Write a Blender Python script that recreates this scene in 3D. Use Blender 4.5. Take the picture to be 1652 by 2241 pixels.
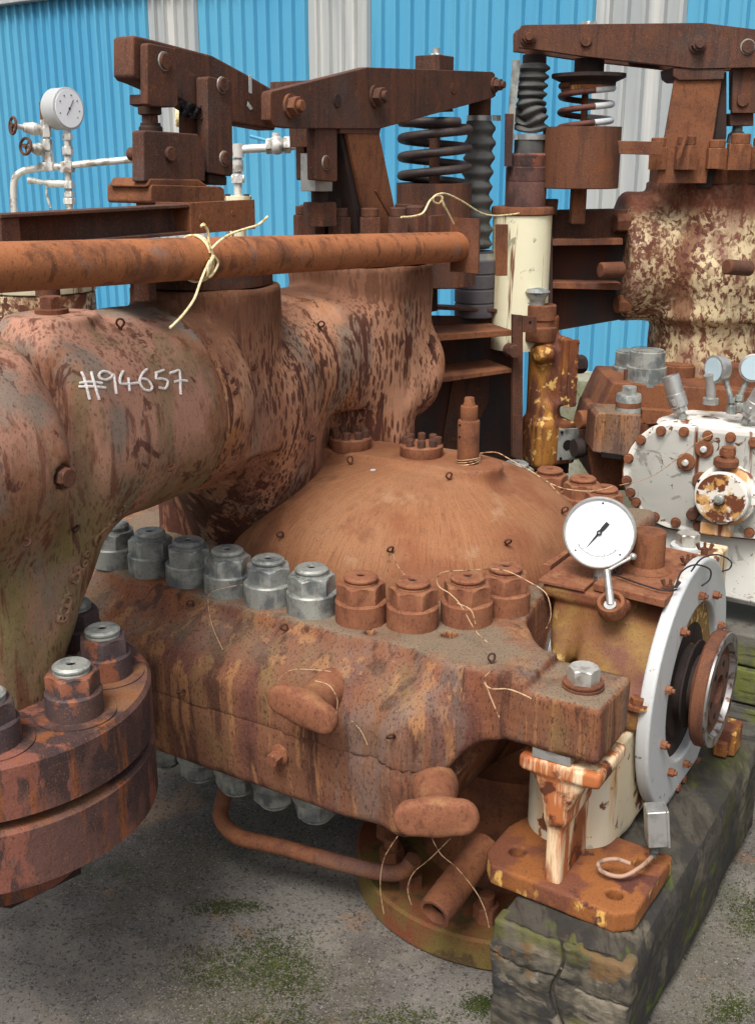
import bpy, bmesh, math, random
import numpy as np
from math import radians, sin, cos, pi, sqrt, atan2
from mathutils import Vector, Matrix
random.seed(7)
scene = bpy.context.scene
for o in list(bpy.data.objects): bpy.data.objects.remove(o)
C = scene.collection
# ---------------------------------------------------------------- camera
CAM_H, PITCH, FPX = 1.75, 17.65, 2455.0      # focal length in units where the frame is 1652 x 2241
cam_d = bpy.data.cameras.new('camera'); cam = bpy.data.objects.new('camera', cam_d); C.objects.link(cam)
cam.location = (0, 0, CAM_H); cam.rotation_euler = (radians(90 - PITCH), 0, 0)
cam_d.sensor_fit = 'VERTICAL'; cam_d.sensor_height = 24.0; cam_d.lens = 24.0 * FPX / 2241.0
cam_d.clip_start = 0.05; cam_d.clip_end = 500
scene.camera = cam
# ---------------------------------------------------------------- world and sun (overcast)
SUN_EL, SUN_AZ = 58.0, 200.0                  # elevation; azimuth measured from +Y towards +X
world = bpy.data.worlds.new('World'); scene.world = world; world.use_nodes = True
nt = world.node_tree; bg = nt.nodes['Background']
sky = nt.nodes.new('ShaderNodeTexSky'); sky.sky_type = 'NISHITA'; sky.sun_disc = False
sky.sun_elevation = radians(SUN_EL); sky.sun_rotation = radians(SUN_AZ)
sky.air_density = 1.0; sky.dust_density = 6.0; sky.ozone_density = 1.0
hs = nt.nodes.new('ShaderNodeHueSaturation'); hs.inputs['Saturation'].default_value = 0.35
nt.links.new(sky.outputs[0], hs.inputs['Color']); nt.links.new(hs.outputs[0], bg.inputs['Color'])
bg.inputs['Strength'].default_value = 0.13
sd = bpy.data.lights.new('sun', 'SUN'); sd.energy = 2.1; sd.angle = radians(20); sd.color = (1.0, 0.965, 0.92)
sun = bpy.data.objects.new('sun', sd); C.objects.link(sun)
dv = Vector((sin(radians(SUN_AZ)) * cos(radians(SUN_EL)), cos(radians(SUN_AZ)) * cos(radians(SUN_EL)), sin(radians(SUN_EL))))
sun.rotation_euler = (-dv).to_track_quat('-Z', 'Y').to_euler(); sun.location = (0, 0, 8)
scene.view_settings.view_transform = 'Standard'; scene.view_settings.look = 'None'
scene.view_settings.exposure = 0.5; scene.view_settings.gamma = 1.0
# ---------------------------------------------------------------- frames: every thing is described in a yard frame turned about z
ROT = -31.5           # the turbines' shafts run along this frame's first axis
GZ = -0.22            # ground level
_p = radians(PITCH)
def ray(x, y):
    a = (x - 826) / FPX; b = (1120.5 - y) / FPX
    return (a, cos(_p) + b * sin(_p), -sin(_p) + b * cos(_p))
def P(x, y, u=None, v=None, z=None, rot=ROT):
    """point of the yard seen at a spot of the photograph on a known plane of a frame"""
    r = ray(x, y); t = radians(rot)
    ru = r[0] * cos(t) + r[1] * sin(t); rv = -r[0] * sin(t) + r[1] * cos(t)
    if z is not None: k = (z - CAM_H) / r[2]
    elif u is not None: k = u / ru
    else: k = v / rv
    return Vector((ru * k, rv * k, CAM_H + r[2] * k))
def toworld(p, rot=ROT):
    t = radians(rot); return Vector((p[0] * cos(t) - p[1] * sin(t), p[0] * sin(t) + p[1] * cos(t), p[2]))
def toworld_(p): return toworld((p[0], p[1], 0))
# ---------------------------------------------------------------- materials
def S(r, g, b, k=0.62):
    k = k * (.84 if (k < .7 and r > g * 1.25) else 1)
    f = lambda c: ((c / 255) / 12.92 if c / 255 <= .04045 else ((c / 255 + .055) / 1.055) ** 2.4) * k
    c = (f(r), f(g), f(b)); l = .3 * c[0] + .59 * c[1] + .11 * c[2]; q = .04 if k < .9 else 0
    bl = .90 if (k < .9 and r > g * 1.25) else 1
    return (c[0] * (1 - q) + l * q, c[1] * (1 - q) + l * q, (c[2] * (1 - q) + l * q) * bl, 1)
def W_(r, g, b): return S(r, g, b, 1.0)
def mat(name, base, layers=(), rough=.85, metal=0.0, bump=((60, .25),), rv=.12, spec=.3):
    m = bpy.data.materials.new(name); m.use_nodes = True; n = m.node_tree.nodes; L = m.node_tree.links
    bs = n['Principled BSDF']; geo = n.new('ShaderNodeNewGeometry')
    bs.inputs['Metallic'].default_value = metal; bs.inputs['Specular IOR Level'].default_value = spec
    sep = n.new('ShaderNodeSeparateXYZ'); L.new(geo.outputs['Normal'], sep.inputs[0])
    spz = n.new('ShaderNodeSeparateXYZ'); L.new(geo.outputs['Position'], spz.inputs[0])
    def coords(sc, seed):
        mp = n.new('ShaderNodeMapping'); L.new(geo.outputs['Position'], mp.inputs[0])
        s = sc if isinstance(sc, tuple) else (sc, sc, sc)
        mp.inputs['Scale'].default_value = s; mp.inputs['Location'].default_value = (seed * 3.7, seed * 1.9, seed * 5.3)
        return mp.outputs[0]
    def mr(sock, lo, hi, a=1.0):
        k = n.new('ShaderNodeMapRange'); L.new(sock, k.inputs[0]); k.inputs[1].default_value = lo; k.inputs[2].default_value = hi
        k.inputs[3].default_value = 0; k.inputs[4].default_value = a; return k.outputs[0]
    def mul(a, b):
        k = n.new('ShaderNodeMath'); k.operation = 'MULTIPLY'; L.new(a, k.inputs[0]); L.new(b, k.inputs[1]); return k.outputs[0]
    def noise(sc, seed, det=5, dist=0.0, ro=.6):
        t = n.new('ShaderNodeTexNoise'); L.new(coords(sc, seed), t.inputs['Vector']); t.inputs['Scale'].default_value = 1
        t.inputs['Detail'].default_value = det; t.inputs['Distortion'].default_value = dist; t.inputs['Roughness'].default_value = ro
        return t.outputs[0]
    col = None; rgb = n.new('ShaderNodeRGB'); rgb.outputs[0].default_value = base; col = rgb.outputs[0]
    masks = []
    for i, l in enumerate(layers):
        seed = l.get('seed', i + 1); a = l.get('a', 1.0); kind = l.get('k', 'n')
        if kind == 'n': f = mr(noise(l['s'], seed, l.get('d', 5), l.get('w', 0)), l['lo'], l['hi'], a)
        elif kind == 'v':
            t = n.new('ShaderNodeTexVoronoi'); L.new(coords(l['s'], seed), t.inputs['Vector']); t.inputs['Scale'].default_value = 1
            nz = noise(tuple(c * 2.2 for c in (l['s'] if isinstance(l['s'], tuple) else (l['s'],) * 3)), seed + 5, 2)
            ad = n.new('ShaderNodeMath'); ad.operation = 'MULTIPLY_ADD'; L.new(nz, ad.inputs[0]); ad.inputs[1].default_value = .35; L.new(t.outputs['Distance'], ad.inputs[2])
            f = mr(ad.outputs[0], l['lo'] + .17, l['hi'] + .17, a)
        elif kind == 'p':                                      # streaks that run down a dome from its crown c0
            dx = n.new('ShaderNodeVectorMath'); dx.operation = 'SUBTRACT'; L.new(geo.outputs['Position'], dx.inputs[0]); dx.inputs[1].default_value = (l['c0'][0], l['c0'][1], 0)
            sp = n.new('ShaderNodeSeparateXYZ'); L.new(dx.outputs[0], sp.inputs[0])
            at = n.new('ShaderNodeMath'); at.operation = 'ARCTAN2'; L.new(sp.outputs[0], at.inputs[0]); L.new(sp.outputs[1], at.inputs[1])
            cv_ = n.new('ShaderNodeCombineXYZ'); L.new(sp.outputs[0], cv_.inputs[0]); L.new(sp.outputs[1], cv_.inputs[1])
            ln = n.new('ShaderNodeVectorMath'); ln.operation = 'LENGTH'; L.new(cv_.outputs[0], ln.inputs[0])
            c2_ = n.new('ShaderNodeCombineXYZ'); L.new(at.outputs[0], c2_.inputs[0]); L.new(ln.outputs['Value'], c2_.inputs[1]); c2_.inputs[2].default_value = seed
            mp = n.new('ShaderNodeVectorMath'); mp.operation = 'MULTIPLY'; L.new(c2_.outputs[0], mp.inputs[0]); mp.inputs[1].default_value = (l['s'][0], l['s'][1], 1)
            t = n.new('ShaderNodeTexNoise'); L.new(mp.outputs[0], t.inputs['Vector']); t.inputs['Scale'].default_value = 1; t.inputs['Detail'].default_value = 4
            f = mr(t.outputs[0], l['lo'], l['hi'], a)
        elif kind == 'up': f = mr(sep.outputs[2], l['lo'], l['hi'], a)
        elif kind == 'z': f = mr(spz.outputs[2], l['lo'], l['hi'], a)
        if 'up' in l: f = mul(f, mr(sep.outputs[2], l['up'][0], l['up'][1]))
        if 'z' in l: f = mul(f, mr(spz.outputs[2], l['z'][0], l['z'][1]))
        if 'x' in l: f = mul(f, mr(spz.outputs[0], l['x'][0], l['x'][1]))
        if 'm' in l:
            q = l['m']; f = mul(f, mr(noise(q[0], seed + 20, 3), q[1], q[2]))
        mx = n.new('ShaderNodeMix'); mx.data_type = 'RGBA'; L.new(f, mx.inputs[0]); L.new(col, mx.inputs[6]); mx.inputs[7].default_value = l['c']; col = mx.outputs[2]
        masks.append((f, l))
    L.new(col, bs.inputs['Base Color'])
    rn = mr(noise(9, 40, 4), .3, .7, 1.0); rr = n.new('ShaderNodeMapRange'); L.new(rn, rr.inputs[0]); rr.inputs[3].default_value = max(.05, rough - rv); rr.inputs[4].default_value = min(1, rough + rv)
    L.new(rr.outputs[0], bs.inputs['Roughness'])
    prev = None
    for i, (s, st) in enumerate(bump):
        b = n.new('ShaderNodeBump'); b.inputs['Strength'].default_value = st; sc = s if not isinstance(s, tuple) else s[2]
        b.inputs['Distance'].default_value = .25 / (s if not isinstance(s, tuple) else max(s)); L.new(noise(s, 60 + i, 4), b.inputs['Height'])
        if prev: L.new(prev, b.inputs['Normal'])
        prev = b.outputs[0]
    for f, l in masks:
        if l.get('h'):
            b = n.new('ShaderNodeBump'); b.inputs['Strength'].default_value = .6; b.inputs['Distance'].default_value = l['h']; L.new(f, b.inputs['Height'])
            if prev: L.new(prev, b.inputs['Normal'])
            prev = b.outputs[0]
    if prev: L.new(prev, bs.inputs['Normal'])
    return m
def N(s, lo, hi, c, **k): return dict(s=s, lo=lo, hi=hi, c=c, **k)
SPK = [N((260, 260, 120), .56, .68, S(82, 48, 36), a=.75), N((420, 420, 300), .58, .66, S(212, 150, 112), a=.55)]
SPK = [N((260, 260, 120), .56, .68, S(82, 48, 36), a=.7), N((420, 420, 300), .58, .66, S(212, 150, 112), a=.5)]
m_rust = mat('rusty_cast_iron', S(166, 104, 70), [N(5, .45, .6, S(126, 76, 58)), N((14, 14, 3), .5, .7, S(176, 110, 72), a=.7), N((45, 45, 14), .54, .66, S(104, 62, 48), a=.55), N(3.2, .55, .7, S(112, 92, 88), a=.5)] + SPK, bump=((18, .25), (90, .35), (300, .4)))
m_darkrust = mat('dark_brown_rusted_steel', S(122, 78, 62), [N(6, .42, .6, S(96, 68, 62)), N((30, 30, 3), .5, .64, S(140, 84, 60), a=.7), N((60, 60, 4), .55, .65, S(76, 54, 50), a=.6), N(4, .55, .7, S(98, 88, 86), a=.5), N(30, .62, .7, S(160, 96, 66), a=.6)] + SPK, bump=((18, .15), (200, .35)))
m_black = mat('blackish_steel', S(62, 50, 47), [N(6, .45, .6, S(84, 58, 48)), N((30, 30, 3), .5, .64, S(44, 38, 38), a=.8)], bump=((40, .2), (200, .2)))  # near-black steel with brown blotches and darker upright streaks
m_plate = mat('dark_rust_streaked_plate', S(66, 58, 56), [N((6, 6, 1), .47, .58, S(104, 60, 46), a=.9), N((20, 20, 1.5), .54, .62, S(122, 70, 50), a=.6, seed=6)], bump=((60, .2),))  # dark plate with upright rust-brown streaks
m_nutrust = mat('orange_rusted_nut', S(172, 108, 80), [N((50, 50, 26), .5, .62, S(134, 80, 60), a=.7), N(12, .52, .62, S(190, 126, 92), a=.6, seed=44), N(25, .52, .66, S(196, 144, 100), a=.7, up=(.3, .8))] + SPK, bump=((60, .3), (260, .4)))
_dc = toworld_((-1.5, 2.725))
m_dome = mat('rusty_dome_casting', S(188, 126, 88), [dict(k='p', c0=_dc, s=(80, 5), lo=.5, hi=.7, c=S(140, 86, 60), a=.4), dict(k='p', c0=_dc, s=(22, 2), lo=.5, hi=.7, c=S(206, 146, 104), a=.5, seed=5), N(4, .48, .6, S(166, 100, 68), a=.8), N(3.1, .54, .66, S(196, 140, 104), a=.7, seed=9), N(9, .6, .7, S(206, 170, 136), a=.35, seed=71), N(7, .56, .64, S(140, 80, 56), a=.5, seed=72),
    dict(k='p', c0=_dc, s=(170, 26), lo=.56, hi=.64, c=S(98, 58, 44), a=.45, seed=12), N((230, 230, 160), .57, .66, S(100, 60, 46), a=.5, seed=19), N((380, 380, 300), .6, .68, S(224, 170, 128), a=.5)], bump=((12, .12), (120, .3), (320, .3)))
m_flange = mat('streaked_rusty_flange', S(156, 102, 78), [N((9, 9, 1.0), .47, .56, S(140, 118, 72), a=.55, m=(2.6, .44, .56)), N((7, 7, .7), .52, .6, S(128, 78, 72), a=.85, seed=4), N((3, 3, 1.4), .5, .6, S(176, 104, 66), a=.8, seed=41), N((16, 16, 1.4), .53, .6, S(94, 58, 48), a=.85, seed=7),
    N((22, 22, 1.2), .55, .61, S(204, 144, 98), a=.75, seed=12), N((6, 6, 1), .54, .62, S(138, 120, 110), a=.6, seed=23), N(4, .36, .54, S(146, 130, 108), a=.9, up=(.6, .95), seed=15), N((190, 190, 70), .54, .62, S(88, 52, 42), a=.7, seed=9)] + SPK[1:], bump=((9, .2), (40, .35), (120, .35), (280, .3)))
DR = [dict(k='v', s=(95, 95, 30), lo=.40, hi=.33, c=S(108, 60, 52), seed=2, m=(5, .42, .58), a=.9), dict(k='v', s=(150, 150, 40), lo=.34, hi=.26, c=S(118, 66, 56), seed=8, m=(6, .38, .5), a=.8)]
m_chest = mat('peeling_primer_on_rust', S(206, 150, 122, .72), [N((5, 5, 3), .46, .58, S(204, 134, 86), a=.9), N((8, 8, 2.2), .52, .62, S(150, 140, 124), a=.75, seed=3), N((3, 3, 1.5), .52, .6, S(184, 124, 100), a=.8, seed=11),
    dict(DR[0], s=(80, 80, 20), lo=.42, hi=.36, m=(4, .40, .5)), dict(DR[1], m=(5, .40, .5)), N((26, 26, 5), .565, .59, S(116, 68, 54), seed=5, w=.5), N((60, 60, 6), .6, .64, S(120, 64, 48), a=.8, seed=14),
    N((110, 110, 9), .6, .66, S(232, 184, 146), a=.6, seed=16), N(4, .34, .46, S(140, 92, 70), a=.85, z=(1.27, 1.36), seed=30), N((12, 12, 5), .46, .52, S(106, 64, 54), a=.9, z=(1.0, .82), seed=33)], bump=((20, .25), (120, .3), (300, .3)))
m_pipe = mat('pinkish_primed_cast_pipe', S(194, 142, 124, .72), [N((4, 4, 3), .48, .58, S(178, 118, 88), a=.9), N((6, 6, 2), .52, .6, S(154, 142, 128), a=.8, seed=3), N(5, .3, .5, S(138, 130, 74), a=.8, z=(1.15, .98), seed=6), N((9, 9, 1.3), .52, .62, S(138, 124, 84), a=.6, seed=44),
    N((26, 26, 3), .56, .62, S(140, 82, 64), a=.75, seed=14), N((14, 14, 8), .6, .63, S(116, 70, 60), seed=5, w=.6, a=.85)] + [dict(DR[0], a=.5)] + [N((110, 110, 14), .6, .68, S(196, 144, 120), a=.6, seed=16)] + SPK[:1], bump=((16, .2), (120, .25), (300, .25)))
m_inlet = mat('mottled_primed_flange', S(124, 86, 82), [N((7, 7, 3), .46, .54, S(84, 62, 64), a=.95), N((9, 9, 3), .55, .58, S(172, 104, 90), seed=5, h=.001, a=.8), N(6, .5, .6, S(166, 116, 84), a=.9, up=(.6, .9), seed=6), N((18, 18, 2.5), .56, .62, S(176, 100, 50), a=.7, seed=15), N(10, .6, .64, S(66, 54, 56), a=.8, seed=19)] + SPK, bump=((16, .25), (140, .3)))
m_galv = mat('weathered_zinc_nut', S(170, 172, 164, .85), [N(18, .45, .62, S(124, 130, 130, .7)), N((70, 70, 12), .55, .65, S(188, 190, 182, .8), a=.6), N(30, .6, .68, S(150, 120, 96), a=.5), N(200, .58, .68, S(96, 100, 100), a=.6)], rough=.55, metal=.45, bump=((60, .2), (240, .2)), spec=.5)
m_nutdark = mat('dark_blued_nut', S(88, 74, 76), [N(14, .56, .6, S(176, 108, 84), seed=3), N(9, .5, .6, S(112, 84, 80), a=.8)] + SPK, rough=.7, bump=((60, .3),))
m_bolt = mat('bright_zinc_bolt', W_(190, 188, 180), [N(40, .5, .65, W_(140, 134, 124), a=.7), N(14, .6, .7, S(160, 120, 90), a=.5)], rough=.4, metal=.6, bump=((90, .1),), spec=.5)
m_bluewall = mat('blue_cladding', W_(88, 158, 188), [N((.6, .6, .25), .4, .7, W_(64, 142, 182), a=.8), N((5, 5, .2), .55, .7, W_(92, 170, 200), a=.4), N((16, 16, .5), .6, .7, W_(60, 120, 150), a=.35), N((25, 25, 25), .66, .72, W_(120, 176, 200), a=.25)], rough=.5, bump=(), spec=.3)
m_greywall = mat('translucent_grey_cladding', W_(168, 170, 168), [N((3, 3, .6), .45, .65, W_(148, 154, 156), a=.8), N((9, 9, .4), .5, .65, W_(204, 203, 196), a=.6)], rough=.5, bump=(), spec=.3)
m_concrete = mat('pale_concrete', S(176, 172, 152, .75), [N(3, .45, .6, S(150, 146, 122, .75)), N(5, .54, .62, S(138, 146, 104, .75), a=.8), N(60, .55, .65, S(120, 116, 104), a=.6), N(8, .62, .66, S(90, 86, 80), a=.7)], bump=((40, .4), (160, .5)))
m_white = mat('chipped_white_paint', W_(204, 196, 174), [N((5, 5, .8), .46, .6, W_(200, 176, 132), a=.6, seed=33), N((9, 9, 1.1), .54, .62, S(214, 160, 84, .9), a=.8, seed=3), N((14, 14, 1.4), .6, .66, S(170, 92, 44), seed=8), N(9, .6, .63, S(146, 88, 60), seed=12, h=-.001), N(24, .62, .65, W_(170, 168, 158), seed=15, h=-.001), N((5, 5, 3), .62, .72, S(150, 140, 90), a=.5, seed=22)], rough=.55, bump=((30, .1),), spec=.4)
m_whitegear = mat('flaking_white_paint', W_(212, 211, 203), [N((7, 7, .6), .585, .64, S(206, 146, 78, .9), a=.9, seed=2), N((11, 11, .8), .61, .65, S(156, 84, 46), seed=10), N(13, .6, .62, W_(178, 176, 166), seed=15, w=1.2, h=-.001), N(17, .63, .65, S(150, 100, 70), seed=19, w=1)], rough=.5, bump=((40, .1),), spec=.4)
m_disc = mat('glossy_white_guard_paint', W_(182, 184, 184), [N((20, 20, 3), .64, .68, S(190, 150, 100, .9), a=.7, seed=3), N(50, .66, .7, S(120, 90, 70), seed=6), N(5, .5, .7, W_(186, 188, 184), a=.6)], rough=.45, bump=((60, .05),), spec=.5)
m_yellow = mat('ochre_stained_paint', S(184, 144, 78), [N(4, .5, .6, S(150, 96, 84), seed=2), N((8, 8, 2), .5, .62, S(170, 116, 60), a=.8, seed=5), N(46, .5, .6, S(236, 200, 124, .9), seed=8, m=(4, .44, .56)), N(3.4, .56, .64, S(160, 92, 52), seed=4, a=.9), N(9, .3, .5, S(150, 86, 62), z=(.58, .66), seed=11)] + SPK, rough=.7, bump=((30, .2), (160, .3)))
m_servo = mat('orange_yellow_rust_paint', S(206, 138, 54), [N((6, 6, 2), .46, .56, S(150, 84, 46), seed=2), N((14, 14, 3), .52, .6, S(122, 70, 56), seed=5), N(30, .58, .64, S(228, 186, 108, .9), seed=8, a=.8), N(4, .52, .6, S(120, 68, 48), z=(1.2, 1.35), seed=3)] + SPK, rough=.7, bump=((30, .3), (160, .3)))
m_foot = mat('orange_rust_foot', S(184, 112, 58), [N(8, .46, .56, S(146, 86, 64), seed=2), N((16, 16, 6), .56, .62, S(226, 176, 98, .9), up=(.5, .1), seed=6), N(14, .56, .62, S(116, 66, 60), seed=8)] + SPK, rough=.8, bump=((30, .2), (160, .3)))
m_orun = mat('white_paint_with_orange_runs', W_(222, 196, 160), [N((26, 26, 3.0), .40, .52, S(186, 108, 62, .8), seed=3), N((8, 8, 2), .48, .56, S(184, 100, 54), seed=9), N(12, .54, .6, S(120, 66, 46), seed=5)], rough=.65, bump=((60, .2),))
m_cream = mat('peeling_cream_paint_on_rust', S(214, 194, 152, .85), [N((6, 6, 2), .5, .62, S(190, 142, 100), a=.6, seed=61), N((7, 7, 5), .53, .6, S(150, 92, 64), seed=67, a=.85, w=.3), N((60, 60, 36), .5, .58, S(146, 92, 70), seed=4, h=-.001, w=.6), N(44, .52, .55, S(118, 66, 52), seed=7, h=-.001, m=(4, .4, .52)), N(3.2, .56, .62, S(134, 74, 52), seed=13, w=.8), N(60, .5, .6, S(134, 78, 56), x=(1.12, 1.0), a=.85, seed=55), N((5, 5, 3), .55, .65, S(160, 100, 90), a=.6, seed=23), dict(k='z', lo=1.52, hi=1.58, s=1, c=S(128, 66, 44), a=.9)], rough=.7, bump=((30, .2), (160, .25)))
m_creampipe = mat('streaked_cream_tank_paint', W_(224, 218, 186), [N((16, 16, .8), .54, .62, S(206, 158, 84, .95), a=.9, seed=3), N((22, 22, 1.2), .58, .63, S(150, 90, 52), seed=8), N(20, .62, .66, W_(150, 146, 120), seed=5)], rough=.6, bump=((30, .15),))
m_rubber = mat('grey_rubber', S(104, 104, 100), [N(10, .45, .6, S(84, 84, 84)), N(40, .6, .7, S(132, 130, 122), a=.5)], rough=.75, bump=((120, .2),), spec=.4)
m_ringgrey = mat('grey_ribbed_rubber', S(116, 110, 114), [N(10, .45, .6, S(98, 92, 96))], rough=.7, bump=((120, .1),))
m_spring = mat('black_brown_spring_steel', S(74, 62, 62), [N(30, .5, .6, S(96, 76, 70)), N(150, .58, .66, S(112, 96, 90), a=.6)], rough=.55, metal=.2, bump=((120, .3),), spec=.5)
m_spring2 = mat('red_brown_spring_paint', S(128, 80, 70), [N(30, .5, .6, S(104, 62, 54))], rough=.65, bump=((120, .3),))
m_silver = mat('brushed_aluminium', W_(186, 186, 182), [N(30, .5, .65, W_(150, 150, 148), a=.7), N(12, .6, .7, W_(120, 112, 100), a=.5)], rough=.38, metal=.7, bump=((120, .1),), spec=.5)
m_whitepipe = mat('silver_painted_pipe', W_(206, 204, 198), [N(24, .52, .6, W_(150, 146, 138), seed=3), N(14, .6, .64, S(160, 110, 80), a=.7, seed=6)], rough=.45, metal=.25, bump=((90, .3),), spec=.5)
m_dial = mat('white_dial_face', W_(244, 246, 248), [], rough=.4, bump=(), spec=.3)
m_ink = mat('black_dial_ink', W_(40, 44, 48), [], rough=.5, bump=())
m_chalk = mat('white_chalk', W_(236, 232, 228), [N(220, .5, .62, S(200, 150, 130), a=.5)], rough=.9, bump=())
m_glass = bpy.data.materials.new('dial_glass'); m_glass.use_nodes = True
_g = m_glass.node_tree.nodes['Principled BSDF']; _g.inputs['Transmission Weight'].default_value = 1; _g.inputs['Roughness'].default_value = .05; _g.inputs['IOR'].default_value = 1.1
m_wire = mat('copper_tinted_wire', S(214, 178, 140, .9), [N(60, .5, .6, S(160, 120, 90))], rough=.45, metal=.4, bump=())
m_cord = mat('cream_cord', W_(226, 212, 170), [N(90, .5, .62, S(196, 160, 84, .9))], rough=.7, bump=())
m_cord2 = mat('yellowed_cord', S(206, 166, 88, .95), [N(90, .5, .62, W_(226, 212, 160))], rough=.7, bump=())
m_blackcord = mat('black_plastic_tie', S(52, 46, 48), [], rough=.5, bump=())
m_timber = mat('weathered_timber', S(90, 84, 73), [N((22, 5, 22), .46, .6, S(66, 60, 52), w=.6), N(5, .5, .58, S(60, 58, 56), a=.9, seed=4), N(5, .56, .62, S(134, 124, 104), a=.7, seed=8), N(3.2, .54, .62, S(78, 78, 38), a=.85, seed=12), N((12, 3, 12), .6, .66, S(92, 108, 26), seed=18), N((60, 12, 60), .54, .62, S(62, 56, 50), a=.7, seed=20)], rough=.9, bump=((12, .5), ((90, 20, 90), .5), (160, .4)))
m_timberend = mat('rotten_timber_end_grain', S(116, 108, 92), [N((7, 7, 16), .46, .58, S(66, 62, 56), w=1), N(6, .54, .6, S(62, 62, 62), a=.8, seed=4), N((9, 9, 20), .55, .6, S(156, 144, 126), a=.7, seed=8), N(5, .54, .62, S(104, 104, 50), a=.8, seed=12), N(7, .56, .6, S(150, 108, 60), a=.6, seed=17)], rough=.92, bump=(((9, 9, 30), .7), (60, .5), (160, .4)))
m_plank = mat('silver_grey_planks', S(126, 122, 112), [N((3, 3, 30), .46, .6, S(84, 82, 78), w=.5), N(4, .5, .58, S(128, 134, 58), a=.85, seed=12), N((8, 8, 60), .55, .64, S(62, 58, 54), a=.8, seed=20)], rough=.9, bump=((30, .5), (120, .4)))
m_ground = mat('gritty_concrete_yard', S(120, 115, 108, .7), [N(2.2, .45, .6, S(102, 95, 88, .62)), N(5, .5, .62, S(140, 132, 120, .7), a=.7), N(2.3, .54, .62, S(96, 92, 68, .6), a=.5, seed=9), N(3.4, .6, .64, S(150, 110, 78, .7), a=.4, seed=18), N(3.2, .58, .64, S(76, 82, 44, .6), a=.5, seed=27),
    N(150, .57, .65, S(152, 146, 138, .7), a=.7), N(110, .55, .62, S(66, 62, 58), a=.85, seed=12), N(320, .62, .68, S(196, 190, 184, .8), a=.6, seed=5)], rough=.9, bump=((40, .4), (160, .8), (320, .6)))
m_moss = mat('dark_green_moss', S(62, 74, 22), [N(30, .45, .6, S(84, 94, 32)), N(12, .5, .6, S(62, 70, 26))], rough=.95, bump=((200, .5),))
m_grit = mat('pale_grit', S(140, 132, 122, .7), [N(40, .45, .6, S(128, 118, 106)), N(30, .56, .62, S(176, 170, 160))], rough=.85, bump=())
m_hole = mat('hole_shade_black', S(30, 24, 22), [], rough=.9, bump=())  # plain black standing in for the shade inside holes, slots and bores
m_olive = mat('olive_painted_casting', S(126, 108, 52), [N((4, 4, 2), .46, .56, S(150, 84, 56), seed=4), N(8, .55, .62, S(92, 74, 44), seed=7)] + SPK, rough=.85, bump=((30, .2), (160, .3)))
m_steelrim = mat('polished_steel_rim', W_(150, 146, 144), [N((30, 30, 30), .5, .6, S(120, 84, 70))], rough=.35, metal=.7, bump=())

m_longpipe = mat('orange_brown_rusted_pipe', S(188, 116, 74, .7), [N((6, 6, 6), .5, .62, S(140, 88, 66), a=.8), N((40, 40, 10), .54, .64, S(120, 72, 52), a=.7), N(9, .6, .66, S(150, 130, 124), a=.6), N((260, 260, 160), .56, .66, S(96, 58, 44), a=.6), N(300, .58, .66, S(224, 160, 112), a=.5)], rough=.75, bump=((60, .2), (220, .4)))
m_darkrust2 = mat('warm_brown_rust', S(138, 86, 62), [N((10, 10, 3), .48, .6, S(112, 74, 62), a=.8), N((40, 40, 4), .54, .64, S(96, 62, 52), a=.6), N(5, .56, .64, S(158, 92, 58), a=.7)] + SPK, bump=((60, .15), (220, .3)))
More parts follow.
